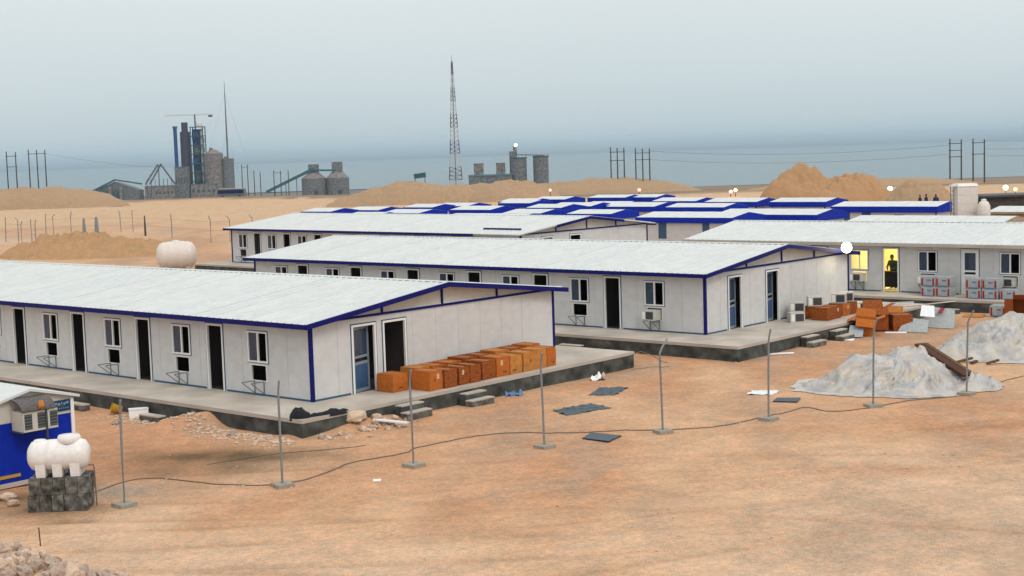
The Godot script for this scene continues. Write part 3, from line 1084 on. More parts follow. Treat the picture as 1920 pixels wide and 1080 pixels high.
# ---------------------------------------------------------------- the small camp cabins
func cabin(u: float, v: float, length: float, wide: float, eave: float, label: String, group: String, opt := {}) -> void:
	var p := camp(u, v)
	p.y = ground_at(p.x, p.z)
	var root := base("camp_cabin", p, camp_basis(opt.get("turn", 0.0)))
	tag(root, label, "cabin", group)
	var blue: Material = opt.get("trim", M.blue)
	var wall_m: Material = opt.get("wall", M.panel)
	var deep: float = opt.get("deep", 0.48)
	var rise := 0.26 * wide / 4.0 + 0.02
	var ov := 0.18
	var pitch := atan2(rise, wide / 2.0)
	var st := mb()
	span(st, Vector3(0, 0.02, 0), Vector3(length, eave, wide))
	build(st, "wall", wall_m, root)
	st = mb()
	for x in [-0.02, length - 0.06]:
		for z in [-0.02, wide - 0.06]:
			span(st, Vector3(x, 0.02, z), Vector3(x + 0.08, eave, z + 0.08))
	span(st, Vector3(0.06, 0.02, -0.02), Vector3(length - 0.06, 0.12, -0.001))
	build(st, "corner_trim", opt.get("trim", M.navy), root)
	var roof := Node3D.new()
	roof.name = "roof"
	root.add_child(roof, true)
	var n := int(ceil((length + 2 * ov) / 1.1))
	var step := (length + 2 * ov) / n
	for side in [0, 1]:
		st = mb()
		for k in n:
			var x := -ov + k * step
			var z0 := -ov if side == 0 else wide + ov
			var y0: float = eave - ov * tan(pitch)
			var t := 0.03 + 0.006 * (k % 2)
			hexa(st, [Vector3(x, y0, z0), Vector3(x + step - 0.02, y0, z0), Vector3(x + step - 0.02, y0 + t, z0), Vector3(x, y0 + t, z0), Vector3(x, eave + rise, wide / 2.0), Vector3(x + step - 0.02, eave + rise, wide / 2.0), Vector3(x + step - 0.02, eave + rise + t, wide / 2.0), Vector3(x, eave + rise + t, wide / 2.0)])
		build(st, "roof_slope", M.roof_white if side == 0 else M.roof_white_b, roof)
	for z in [-ov - 0.03, wide + ov]:
		st = mb()
		span(st, Vector3(-ov, eave - ov * tan(pitch) - deep + 0.02, z), Vector3(length + ov, eave - ov * tan(pitch) + 0.02, z + 0.03))
		build(st, "eave_fascia", blue, root)
	for x in [-ov - 0.035, length + ov + 0.005]:
		st = mb()
		var lo: float = eave - ov * tan(pitch) - deep + 0.02
		var a := [Vector3(x, lo, -ov - 0.03), Vector3(x, lo, wide + ov + 0.03), Vector3(x, eave - ov * tan(pitch) + 0.02, wide + ov + 0.03), Vector3(x, eave + rise + 0.02, wide / 2.0), Vector3(x, eave - ov * tan(pitch) + 0.02, -ov - 0.03)]
		var off := Vector3(0.03, 0, 0)
		for k in range(1, 4):
			tri(st, a[0], a[k], a[k + 1], -off)
			tri(st, a[0] + off, a[k] + off, a[k + 1] + off, off)
		for k in 5:
			quad(st, a[k], a[(k + 1) % 5], a[(k + 1) % 5] + off, a[k] + off, (a[k] + a[(k + 1) % 5]) / 2.0 - Vector3(x, eave, wide / 2.0))
		build(st, "gable_fascia", blue, root)
	# windows and doors: frames with dark panes set in them
	for w in opt.get("openings", [[length * 0.3, 1.15, 2.0, 0.7], [length * 0.72, 0.1, 2.1, 0.8]]):
		st = mb()
		ring(st, w[0] - w[3] / 2.0, w[0] + w[3] / 2.0, w[1], w[2], 0.06, -0.03, -0.001)
		var f := build(st, "window" if w[1] > 0.5 else "door", M.teal_trim, root)
		st = mb()
		span(st, Vector3(w[0] - w[3] / 2.0, w[1], -0.018), Vector3(w[0] + w[3] / 2.0, w[2], -0.002))
		build(st, "pane" if w[1] > 0.5 else "leaf", M.pane_dark if opt.get("dark", true) else M.door_blue, f)
	for w in opt.get("gable_openings", [[wide * 0.3, 1.15, 2.0, 0.6]]):
		st = mb()
		span(st, Vector3(-0.03, w[1], w[0] - w[3] / 2.0), Vector3(-0.001, w[2], w[0] + w[3] / 2.0))
		build(st, "window" if w[1] > 0.5 else "door", M.teal_trim, root)

# ---------------------------------------------------------------- far things
func pole_set(label: String, at: Vector3, xs: Array, high: float, arms: Array, group: String) -> void:
	# several timber poles tied by cross arms
	var root := base("power_pole_frame", at)
	tag(root, label, "power poles", group)
	for x in xs:
		var st := mb()
		tube(st, [Vector3(x, -1.0, 0), Vector3(x, high * 0.5, 0), Vector3(x, high + (0.2 if x == xs[0] else 0.0), 0)], [0.17, 0.15, 0.12], 6)
		build(st, "pole", M.pole_wood, root)
	for a in arms:
		var st := mb()
		span(st, Vector3(xs[0] - 0.25, a - 0.07, -0.24), Vector3(xs[xs.size() - 1] + 0.25, a + 0.07, -0.16))
		build(st, "cross_arm", M.pole_wood, root)
		for x in xs:
			st = mb()
			tube(st, [Vector3(x, a + 0.07, -0.2), Vector3(x, a + 0.35, -0.2)], [0.06, 0.08], 6)
			build(st, "insulator", M.steel_dark, root)

func wires(label: String, spans: Array) -> void:
	var st := mb()
	for s in spans:
		var pts := []
		for k in 17:
			var t := k / 16.0
			var p: Vector3 = s[0].lerp(s[1], t)
			p.y -= s[2] * 4.0 * t * (1.0 - t)
			pts.append(p)
		tube(st, pts, 0.022, 4, false)
	tag(build(st, "overhead_wire", M.steel_dark), label, "power line")

func lamp(called: String, label: String, at: Vector3, r: float, glow: Material, light: Color, energy: float, pole := true) -> void:
	var g := ground_at(at.x, at.z)
	var root := base(called, Vector3(at.x, g if pole else at.y - r, at.z))
	tag(root, label, "lamp", "site lamps")
	var h := at.y - root.position.y
	var st := mb()
	if pole:
		tube(st, [Vector3(0, -0.3, 0), Vector3(0, h - r * 0.9, 0)], [0.09, 0.06], 6)
		build(st, "lamp_post", M.steel_dark, root)
		st = mb()
	bx(st, Vector3(0, h + r * 0.15, -r * 0.75), Vector3(r * 1.3, r * 1.3, r * 0.8))
	build(st, "lamp_housing", M.steel_dark, root)
	st = mb(true)
	var prof := []
	for k in 9:
		var t := PI * k / 8.0
		prof.append(Vector2(maxf(sin(t) * r, 0.0), -cos(t) * r))
	lathe(st, prof, 16, Vector3(0, h, 0))
	build(st, "lamp_globe", glow, root)
	var l := OmniLight3D.new()
	l.name = "lamp_light"
	l.light_color = light
	l.light_energy = energy
	l.light_size = r
	l.omni_range = 40.0
	l.omni_attenuation = 2.0
	l.shadow_enabled = true
	l.position = Vector3(0, h, r + 0.05)
	root.add_child(l)

func far_box(st: SurfaceTool, x0: float, x1: float, y0: float, y1: float, deep: float, z := 0.0) -> void:
	span(st, Vector3(x0, y0, z - deep), Vector3(x1, y1, z))

func cylinder(st: SurfaceTool, x: float, z: float, r: float, y0: float, y1: float, seg := 20, r1 := -1.0) -> void:
	tube(st, [Vector3(x, y0, z), Vector3(x, y1, z)], [r, r if r1 < 0 else r1], seg)

# ---------------------------------------------------------------- the scene
func _ready() -> void:
	set_camera()
	set_light()
	rng.seed = 4711
	bump.seed = 7
	bump.frequency = 0.05
	bump.fractal_octaves = 3
	patch.seed = 15
	patch.frequency = 0.05
	patch.fractal_octaves = 4
	make_textures()
	make_materials()
	build_ground()
	build_sea()
	build_blocks()
	build_cabins()
	build_mounds()
	build_far()
	build_site_office()
	build_yard()
	build_stores()
	build_litter()
	build_lamps()

func set_camera() -> void:
	var cam := Camera3D.new()
	cam.name = "camera"
	cam.fov = 22.157
	cam.far = 30000.0
	cam.near = 0.5
	cam.position = Vector3(0, 8.347, 0)
	cam.rotation = Vector3(-0.09202, 0, -0.03142)
	add_child(cam)
	cam.current = true

func set_light() -> void:
	var we := WorldEnvironment.new()
	we.name = "environment"
	var e := Environment.new()
	e.background_mode = Environment.BG_SKY
	var sky := Sky.new()
	var sm := ProceduralSkyMaterial.new()
	sm.sky_top_color = Color(0.92, 0.928, 0.93)
	sm.sky_horizon_color = Color(0.685, 0.74, 0.755)
	sm.sky_curve = 0.128
	sm.ground_horizon_color = Color(0.60, 0.62, 0.62)
	sm.ground_bottom_color = Color(0.45, 0.40, 0.34)
	# faint drifts in the overcast
	var n := FastNoiseLite.new()
	n.seed = 3
	n.frequency = 0.006
	n.fractal_octaves = 4
	var im := Image.create(1024, 512, false, Image.FORMAT_RGBA8)
	for y in 256:
		for x in 1024:
			var a := TAU * x / 1024.0
			var v := n.get_noise_3d(cos(a) * 160.0, y * 2.4, sin(a) * 160.0)
			im.set_pixel(x, y, Color(1, 0.985, 0.975, clampf(0.5 + v, 0, 1)))
	sm.sky_cover = ImageTexture.create_from_image(im)
	sm.sky_cover_modulate = Color(0.20, 0.20, 0.205)
	sky.sky_material = sm
	e.sky = sky
	e.tonemap_mode = Environment.TONE_MAPPER_LINEAR
	e.tonemap_exposure = 1.22
	e.fog_enabled = true
	e.fog_density = 0.00008
	e.fog_light_color = Color(0.80, 0.92, 1.0)
	e.sdfgi_enabled = true
	e.ssao_enabled = true
	e.ssil_enabled = true
	we.environment = e
	add_child(we)
	var sun := DirectionalLight3D.new()
	sun.name = "sun"
	sun.light_energy = 0.34
	sun.light_angular_distance = 25.0
	sun.light_color = Color(1.0, 0.97, 0.92)
	sun.shadow_enabled = true
	sun.sky_mode = DirectionalLight3D.SKY_MODE_LIGHT_ONLY
	sun.rotation_degrees = Vector3(-48, 32, 0)
	add_child(sun)

var tracks := []
func ruts_at(x: float, z: float) -> float:
	# wheel tracks of the lorries that crossed the yard: pairs of lines along gentle curves
	if tracks.is_empty():
		for k in 7:
			tracks.append([[-27.0, 0.10, 0.0], [-31.5, -0.16, 1.0], [-34.0, -0.10, 2.2], [-29.0, -0.26, 3.0], [-37.5, 0.05, 4.1], [-41.0, -0.22, 0.6], [-32.5, 0.22, 5.0]][k])
	var best := 0.0
	for t in tracks:
		var line: float = t[0] + t[1] * x + 1.1 * sin(x * 0.16 + t[2])
		for side in [-0.85, 0.85]:
			var q := absf(z - line - side)
			if q < 0.3:
				var broken := clampf(0.5 + 1.8 * patch.get_noise_2d(x * 1.1 + t[2] * 90.0, side * 30.0), 0, 1)
				best = maxf(best, (1.0 - q / 0.3) * broken)
	return best

func build_ground() -> void:
	# one sheet, fine near the camp and coarse towards the horizon
	var xs := []
	var zs := []
	for i in range(-290, 291):
		var far := maxf(0.0, absi(i) - 190.0) / 100.0
		xs.append(signf(i) * (minf(absf(i), 190.0) * 0.125 + 12.5 * far + 22.0 * (exp(far * 5.9) - 1.0 - 5.9 * far)))
	for j in range(-30, 450):
		var t := maxf(0.0, j - 300.0) / 149.0
		var back := maxf(0.0, -j) / 30.0
		zs.append(-25.0 + 70.0 * back - minf(maxf(j, 0.0), 300.0) * 0.13 - 20.0 * t - 33.0 * (exp(t * 6.1) - 1.0 - 6.1 * t))
	var wet := Color(0.15, 0.10, 0.055)
	var grey := Color(0.42, 0.34, 0.27)
	var stains := [[-8.7, -41.4, 2.4, 1.0, 0.8, wet], [-7.0, -40.9, 1.7, 0.9, 0.6, wet], [-8.6, -39.6, 2.2, 0.8, 0.6, wet], [-10.1, -37.2, 1.5, 0.9, 0.75, grey], [-11.6, -35.2, 1.6, 0.5, 0.6, wet], [-12.9, -36.8, 1.0, 0.7, 0.7, wet], [9.0, -36.5, 3.0, 0.8, 0.35, Color(0.55, 0.25, 0.12)], [13.5, -42.0, 3.5, 0.9, 0.45, Color(0.55, 0.25, 0.12)], [8.2, -42.6, 1.6, 0.5, 0.45, Color(0.55, 0.25, 0.12)]]
	var verts := PackedVector3Array()
	var cols := PackedColorArray()
	var idx := PackedInt32Array()
	for j in zs.size():
		for i in xs.size():
			var x: float = xs[i]
			var z: float = zs[j]
			var d := -z
			var rut := ruts_at(x, z) if d < 62.0 and d > 20.0 else 0.0
			verts.append(Vector3(x, ground_at(x, z) - 0.035 * rut, z))
			var n1 := patch.get_noise_2d(x, z * 0.45)
			var n2 := patch.get_noise_2d(x * 3.1 + 100.0, z * 1.2 + 40.0)
			var n3 := patch.get_noise_2d(x * 0.25 - 60.0, z * 0.16)
			var n4 := patch.get_noise_2d(x * 9.0 + 33.0, z * 4.5)
			var c := Color(0.785, 0.495, 0.308)
			c = c.lerp(Color(0.68, 0.36, 0.20), clampf(n1 * 2.2 + n2 * 1.3 - 0.08, 0, 1) * 0.85)
			c = c.lerp(Color(0.83, 0.595, 0.42), clampf(-n1 * 2.0 + n3 * 1.2 + 0.08, 0, 1) * 0.9)
			c = c.lerp(Color(0.56, 0.40, 0.285), clampf(n2 * 1.8 - n3 + n4 * 1.2 - 0.08, 0, 1) * 0.6)
			# earth pressed by tyres
			c = c.lerp(Color(0.52, 0.30, 0.175), clampf(rut, 0, 1) * 0.42)
			for s in stains:
				var q := pow((x - s[0]) / s[2], 2) + pow((z - s[1]) / s[3], 2)
				if q < 6.0:
					var k: float = exp(-q * (1.0 + n2 * 1.2 + n4 * 0.9)) * s[4] * (1.0 + n4 * 0.8)
					c = c.lerp(s[5], clampf(k, 0, 0.85))
			# grey broken ground past the edge of the cleared field
			var edge := lerpf(330.0, 262.0, smoothstep(-70.0, 10.0, x))
			var g := smoothstep(edge - 6.0, edge + 6.0, d + n2 * 16.0)
			c = c.lerp(Color(0.30, 0.22, 0.16).lerp(Color(0.44, 0.32, 0.22), clampf(n1 + 0.5, 0, 1)), g)
			g = smoothstep(600.0, 1500.0, d)
			c = c.lerp(Color(0.27, 0.25, 0.22), g)
			# the cleared field left of the camp is paler
			g = smoothstep(185.0, 215.0, d + n3 * 20.0) * (1.0 - smoothstep(edge - 8.0, edge, d))
			c = c.lerp(Color(0.79, 0.55, 0.35), g * 0.85)
			cols.append(c)
	var w := xs.size()
	for j in zs.size() - 1:
		for i in w - 1:
			var a := j * w + i
			idx.append_array([a, a + w, a + 1, a + 1, a + w, a + w + 1])
	var arr := []
	arr.resize(Mesh.ARRAY_MAX)
	arr[Mesh.ARRAY_VERTEX] = verts
	arr[Mesh.ARRAY_COLOR] = cols
	arr[Mesh.ARRAY_INDEX] = idx
	var am := ArrayMesh.new()
	am.add_surface_from_arrays(Mesh.PRIMITIVE_TRIANGLES, arr)
	var st := SurfaceTool.new()
	st.create_from(am, 0)
	st.generate_normals()
	var m := mat("sand_ground", Color(1, 1, 1), 0.95, T.sand, 0.16, 3.0)
	m.vertex_color_use_as_albedo = true
	m.metallic_specular = 0.15
	m.detail_enabled = true
	m.detail_albedo = T.mottle
	m.detail_blend_mode = BaseMaterial3D.BLEND_MODE_MUL
	m.detail_uv_layer = BaseMaterial3D.DETAIL_UV_2
	m.uv2_triplanar = true
	m.uv2_world_triplanar = true
	m.uv2_scale = Vector3(0.034, 0.05, 0.05)
	var o := put(st.commit(), "ground", m)
	o.set_meta("kind", "structure")
	# loose stones too many to count
	var mm := MultiMesh.new()
	mm.transform_format = MultiMesh.TRANSFORM_3D
	mm.mesh = rocks()[0]
	var spots := []
	for k in 2600:
		var d := 26.0 + 34.0 * pow(rng.randf(), 0.8)
		var x := rng.randf_range(-0.36, 0.36) * d
		var n := patch.get_noise_2d(x * 2.0, -d * 2.0)
		if n < -0.05 and rng.randf() < 0.8:
			continue
		var s := 0.02 + 0.05 * pow(rng.randf(), 4)
		spots.append(Transform3D(Basis(Vector3.UP, rng.randf() * TAU).scaled(Vector3.ONE * s), on_ground(x, -d, s * 0.12)))
	for k in 900:   # crumbled spoil against the near plinth
		var p := camp(rng.randf_range(-2.4, 6.5), -2.7 - absf(rng.randfn(0, 0.5)))
		var s := 0.04 + 0.12 * pow(rng.randf(), 3)
		spots.append(Transform3D(Basis(Vector3.UP, rng.randf() * TAU).scaled(Vector3.ONE * s), on_ground(p.x, p.z, s * 0.1)))
	mm.instance_count = spots.size()
	for k in spots.size():
		mm.set_instance_transform(k, spots[k])
	var mi := MultiMeshInstance3D.new()
	mi.name = "gravel"
	mi.multimesh = mm
	mi.material_override = M.stone_c
	add_child(mi)
	tag(mi, "loose pale gravel strewn over the sandy yard", "gravel", "", "stuff")

func build_sea() -> void:
	var st := mb(true)
	quad(st, Vector3(-9000, 0, 0), Vector3(-80, 0, 0), Vector3(-80, 0, -13500), Vector3(-9000, 0, -13500), Vector3.UP)
	quad(st, Vector3(-80, 0, 0), Vector3(70, 0, 335), Vector3(70, 0, -13500), Vector3(-80, 0, -13500), Vector3.UP)
	quad(st, Vector3(70, 0, 335), Vector3(9000, 0, 335), Vector3(9000, 0, -13500), Vector3(70, 0, -13500), Vector3.UP)
	var m := mat("sea_water", Color(0.03, 0.10, 0.12), 0.25)
	m.metallic_specular = 0.33
	var o := build(st, "sea", m)
	o.position = Vector3(0, -29.2, -1720)
	o.set_meta("kind", "structure")

func build_blocks() -> void:
	var wa := []; var da := []
	for k in 7:
		wa.append(2.62 + 4.14 * k)
		if k < 6: da.append([4.89 + 4.14 * k, "open"])
	slab_plinth("long concrete plinth under the block with cardboard boxes along its gable", -2.15, -2.35, 31.0, 14.4)
	block("white prefab block with navy eaves beside the row of brown boxes", 0, 0, 28.9, {"windows": wa, "doors": da, "gable_doors": [[2.31, "ajar"], [3.73, "open"]], "partitions": [5.75, 9.9, 14.05, 18.2, 22.3]})
	slab_plinth("concrete plinth under the block with air conditioners along its gable", -4.9, 17.4, 30.5, 34.2)
	var db := []
	for k in 6:
		db.append([4.77 + 4.04 * k, "inward" if k == 0 else "open"])
	var wb := []
	for k in 7:
		wb.append(2.55 + 4.02 * k)
	block("white prefab block with navy eaves and a lit globe lamp on its gable", -1.834, 19.815, 28.86, {"windows": wb, "doors": db, "gable_doors": [[2.26, "ajar"], [5.30, "ajar"]], "partitions": [5.6, 9.65, 13.7, 17.7, 21.7]})
	slab_plinth("concrete plinth under the block with the lit yellow room", -19.5, 36.45, 13.4, 50.6)
	var c := block("white prefab block without blue trim, one room lit yellow", -17.6, 38.7, 29.0, {"blue": false, "wide": 9.8, "rise": 0.70, "windows": [2.4, 6.5, 10.65, 14.91, 18.68, 22.8, 26.9], "doors": [[4.4, "shut"], [8.5, "shut"], [12.68, "shut"], [16.92, "open"], [21.0, "shut"], [25.1, "shut"]], "partitions": [3.3, 7.4, 11.5, 15.6, 19.7, 23.8], "lit_room": [15.65, 19.66]})
	var l := OmniLight3D.new()
	l.name = "ceiling_light"
	l.light_color = Color(1.0, 0.92, 0.66)
	l.light_energy = 3.2
	l.light_size = 0.15
	l.omni_range = 12.0
	l.omni_attenuation = 2.0
	l.shadow_enabled = true
	var fit := base("ceiling_lamp", c.transform * Vector3(17.6, 2.44, 2.4))
	tag(fit, "small ceiling lamp inside the lit yellow room", "lamp")
	var st := mb(true)
	lathe(st, [Vector2(0, -0.10), Vector2(0.09, -0.08), Vector2(0.13, 0.0), Vector2(0.06, 0.028), Vector2(0, 0.028)], 12)
	build(st, "lamp_globe", M.glow_yellow, fit)
	l.position = Vector3(0, -0.28, 0)
	fit.add_child(l)
	# a man behind a dark table in that room
	var desk := base("dark_table", c.transform * Vector3(17.42, 0.036, 1.0), camp_basis())
	tag(desk, "dark cloth covered table just inside the lit doorway", "table")
	st = mb()
	bx(st, Vector3(0, 0.90, 0), Vector3(1.1, 0.04, 0.6))
	build(st, "top", M.black_cloth, desk)
	st = mb()
	bx(st, Vector3(0, 0.50, -0.26), Vector3(1.06, 0.76, 0.03))
	bx(st, Vector3(0.52, 0.50, 0.0), Vector3(0.03, 0.76, 0.48))
	bx(st, Vector3(-0.52, 0.50, 0.0), Vector3(0.03, 0.76, 0.48))
	build(st, "cloth_side", M.black_cloth, desk)
	for s in [[-0.48, -0.2], [0.48, -0.2], [-0.48, 0.24], [0.48, 0.24]]:
		st = mb()
		span(st, Vector3(s[0] - 0.02, 0, s[1] - 0.02), Vector3(s[0] + 0.02, 0.88, s[1] + 0.02))
		build(st, "leg", M.steel_dark, desk)
	person("person in dark teal jacket leaning at table in lit doorway", Transform3D(camp_basis(PI), c.transform * Vector3(17.50, 0.036, 1.50)), Color(0.02, 0.045, 0.055), Color(0.015, 0.015, 0.02), "lean", 0.022)
	slab_plinth("concrete plinth under the far block with the broken eave trim", 20.4, 34.3, 54.0, 51.4, -0.05, 0.25)
	var wd := []; var dd := []
	for k in 8:
		wd.append(28.2 - 3.5 * k)
		dd.append([26.45 - 3.5 * k, "open"])
	block("far white prefab block with broken eave trim and a missing fascia piece", 22.4, 36.5, 29.6, {"turn": -0.05, "lift": 0.25, "windows": wd, "doors": dd, "gable_doors": [[2.4, "open"], [5.0, "open"]], "eave_fascia": [[3.6, 29.96]], "gable_fascia": [[2.9, 6.1], [6.1, 9.4]], "partitions": []})
	var D := Transform3D(camp_basis(-0.05), camp(22.4, 36.5, SLAB + 0.25))
	st = mb()
	span(st, Vector3(-1.6, 0, -0.05), Vector3(1.6, 0.10, 0.05))
	var strip := build(st, "loose_fascia_strip", M.navy)
	strip.transform = D * Transform3D(Basis(), Vector3(2.4, 2.74, 0.9))
	tag(strip, "loose navy trim strip lying on the white roof sheets", "trim strip")
	# steps
	steps("two block steps at plinth edge beside the leaning white board", -2.75, 1.9, true, 2)
	steps("two block steps in front of the cardboard boxes", -2.75, 4.9, true, 2)
	steps("low block step below the row of open doors, by yellow bucket", 8.9, -2.95, false, 1, 1.2)
	steps("low block step by the white foam box", 4.5, -2.95, false, 1, 1.0)
	steps("low block step before the door with the blue leaf", 3.0, 16.95, false, 1, 1.1)
	steps("block steps below the blue gable doors of the lamp block", -5.4, 22.6, true, 2)
	steps("block steps beside the thrown out cardboard", -5.4, 25.0, true, 2)
	steps("low block step before the lit doorway", 0.3, 36.0, false, 1, 1.1)
	steps("low block step before the white glazed door", -4.9, 35.9, false, 1, 1.3)

func build_cabins() -> void:
	var g := "small blue-trimmed camp cabins"
	var plain := "small white camp cabin with deep blue fascia among identical cabins"
	# u, v, length, width of each: right near corner in camp axes
	for c in [[76.9, 70.4, 4.2, 3.5], [75.6, 75.8, 4.6, 3.5], [65.0, 65.2, 4.0, 3.4], [61.6, 67.6, 4.6, 3.5], [71.4, 79.6, 3.9, 3.5], [69.6, 82.9, 4.4, 3.5], [58.6, 74.3, 5.0, 3.8], [48.7, 69.9, 4.2, 3.7], [66.9, 90.3, 4.4, 3.4], [65.0, 93.6, 4.2, 3.2], [54.0, 84.0, 5.0, 3.8], [41.6, 70.9, 4.6, 3.7], [61.2, 99.4, 4.8, 3.2], [58.0, 100.8, 4.6, 3.2], [52.0, 86.4, 4.8, 3.9], [44.4, 81.2, 5.2, 4.1], [36.5, 80.8, 6.0, 3.6], [39.5, 91.2, 5.6, 4.0], [32.0, 91.0, 5.6, 3.9], [63.5, 86.0, 4.0, 3.3], [52.5, 77.5, 4.0, 3.5], [47.0, 92.0, 5.0, 3.6]]:
		cabin(c[0], c[1], c[2], c[3], 2.9 + rng.randf_range(-0.06, 0.06), plain, g)
	cabin(45.8, 63.3, 8.6, 3.8, 2.86, "long low cabin with thin blue fascia tucked behind the far block", g, {"deep": 0.24})
	cabin(24.9, 63.9, 8.6, 4.4, 2.9, "white cabin with two blue window panels and pale end wall", g, {"openings": [[6.35, 1.3, 2.5, 0.62], [2.3, 1.2, 2.5, 0.5]], "dark": false, "deep": 0.42})
	cabin(21.4, 70.4, 9.0, 4.6, 2.9, "long white cabin with blue end gable and row of dark windows", g, {"openings": [[7.4, 1.9, 2.5, 0.5], [5.4, 1.6, 2.4, 0.8], [3.4, 1.8, 2.35, 0.6], [1.5, 1.8, 2.4, 0.4]], "gable_openings": [[1.6, 1.8, 2.75, 0.9]]})
	cabin(16.7, 81.5, 9.2, 4.3, 2.85, "longest white cabin with solid blue fascia before the spoil heap", g, {"openings": [[8.2, 0.1, 2.4, 0.9], [6.2, 0.1, 2.3, 0.7], [3.2, 1.2, 2.1, 0.8]], "dark": false, "deep": 0.5})
	cabin(3.6, 62.8, 11.0, 4.6, 2.7, "cream walled cabin with pale sagging roof behind the lit block", "cream cabins", {"wall": M.cream, "trim": M.cream, "deep": 0.14, "openings": [[8.2, 1.75, 2.3, 0.6], [4.4, 1.75, 2.3, 0.6], [1.2, 1.6, 2.3, 0.9]]})
	cabin(3.0, 74.0, 6.0, 4.2, 2.85, "cream walled cabin before the long dark shed", "cream cabins", {"wall": M.cream, "trim": M.cream, "deep": 0.14, "openings": [[4.2, 1.7, 2.3, 0.8]]})
	# tanks and a shed at the right end of the camp
	var t := base("water_tank_tower", on_ground(32.5, -105.0))
	tag(t, "tall white water tank on a block stand behind the cabins", "water tank", "white water tanks")
	var st := mb()
	bx(st, Vector3(0, 1.2, 0), Vector3(1.5, 2.4, 1.5))
	build(st, "stand", M.tank_cream, t)
	var sq := func(y0: float, y1: float, h0: float, h1: float) -> Array:
		var p := []
		for q in [[y0, h0], [y1, h1]]:
			for c in [[-1, -1], [1, -1], [1, 1], [-1, 1]]:
				p.append(Vector3(c[0] * q[1], q[0], c[1] * q[1]))
		return p
	st = mb()
	for k in 4:
		hexa(st, sq.call(2.4 + k * 0.62, 2.96 + k * 0.62, 0.70, 0.72))
		hexa(st, sq.call(2.96 + k * 0.62, 3.02 + k * 0.62, 0.68, 0.68))
	build(st, "tank", M.tank_cream, t)
	st = mb()
	hexa(st, sq.call(4.88, 5.06, 0.74, 0.66))
	build(st, "lid", M.tank_white, t)
	st = mb()
	bx(st, Vector3(-0.92, 4.95, 0.2), Vector3(0.34, 0.12, 0.5))
	build(st, "overflow_box", M.tank_white, t)
	st = mb()
	for x in [-1.05, -0.82]:
		tube(st, [Vector3(x, 0, 0.1), Vector3(x, 4.9, 0.1)], 0.03, 6)
	for k in 14:
		tube(st, [Vector3(-1.05, 0.4 + k * 0.32, 0.1), Vector3(-0.82, 0.4 + k * 0.32, 0.1)], 0.02, 5)
	build(st, "ladder", M.bracket_steel, t)
	var t2 := base("water_tank", on_ground(33.4, -103.6))
	tag(t2, "short white water tank with rounded lid beside the tall one", "water tank", "white water tanks")
	st = mb()
	bx(st, Vector3(0, 1.3, 0), Vector3(0.9, 2.6, 0.9))
	build(st, "stand", M.tank_cream, t2)
	st = mb(true)
	lathe(st, [Vector2(0, 2.6), Vector2(0.44, 2.6), Vector2(0.46, 2.9), Vector2(0.43, 3.5), Vector2(0.3, 3.75), Vector2(0.12, 3.85), Vector2(0, 3.86)], 20)
	build(st, "tank", M.tank_cream, t2)
	st = mb(true)
	lathe(st, [Vector2(0, 3.8), Vector2(0.18, 3.8), Vector2(0.18, 3.94), Vector2(0, 3.98)], 14)
	build(st, "lid", M.tank_white, t2)
	var s := base("long_shed", on_ground(52.0, -127.0), Basis(Vector3.UP, 0.1))
	tag(s, "long dark brown flat roofed shed at the edge of camp", "shed")
	st = mb()
	span(st, Vector3(-11.5, 0, -4), Vector3(14, 3.3, 0))
	build(st, "wall", M.shed_dark, s)
	st = mb()
	span(st, Vector3(-11.8, 3.3, -4.3), Vector3(14.3, 3.46, 0.3))
	build(st, "roof", M.steel_dark, s)
	for k in 6:
		st = mb()
		span(st, Vector3(-9 + k * 4.0, 1.4, 0.001), Vector3(-7.6 + k * 4.0, 2.3, 0.03))
		build(st, "window", M.pane_dark, s)
	# water tank behind the first block
	var b := base("water_tank", on_ground(-25.5, -112.0, -0.18), Basis(Vector3.UP, 0.25))
	tag(b, "big round white water tank lying behind the first block", "water tank", "white water tanks")
	st = mb(true)
	var lie := Basis(Vector3(0, -1, 0), Vector3(1, 0, 0), Vector3(0, 0, 1))
	lathe(st, [Vector2(0, -1.50), Vector2(0.55, -1.45), Vector2(0.95, -1.2), Vector2(1.06, -0.85), Vector2(1.02, -0.72), Vector2(1.08, -0.6), Vector2(1.08, -0.1), Vector2(1.03, 0.0), Vector2(1.08, 0.1), Vector2(1.08, 0.6), Vector2(1.02, 0.72), Vector2(1.06, 0.85), Vector2(0.95, 1.2), Vector2(0.55, 1.45), Vector2(0, 1.50)], 28, Vector3(0, 1.55, 0), lie)
	build(st, "tank", M.tank_cream, b)
	st = mb(true)
	lathe(st, [Vector2(0, 2.5), Vector2(0.3, 2.5), Vector2(0.3, 2.68), Vector2(0, 2.72)], 16)
	build(st, "lid", M.tank_white, b)
	for x in [-0.8, 0.8]:
		st = mb()
		bx(st, Vector3(x, 0.35, 0), Vector3(0.35, 0.8, 1.5))
		build(st, "saddle", M.concrete, b)

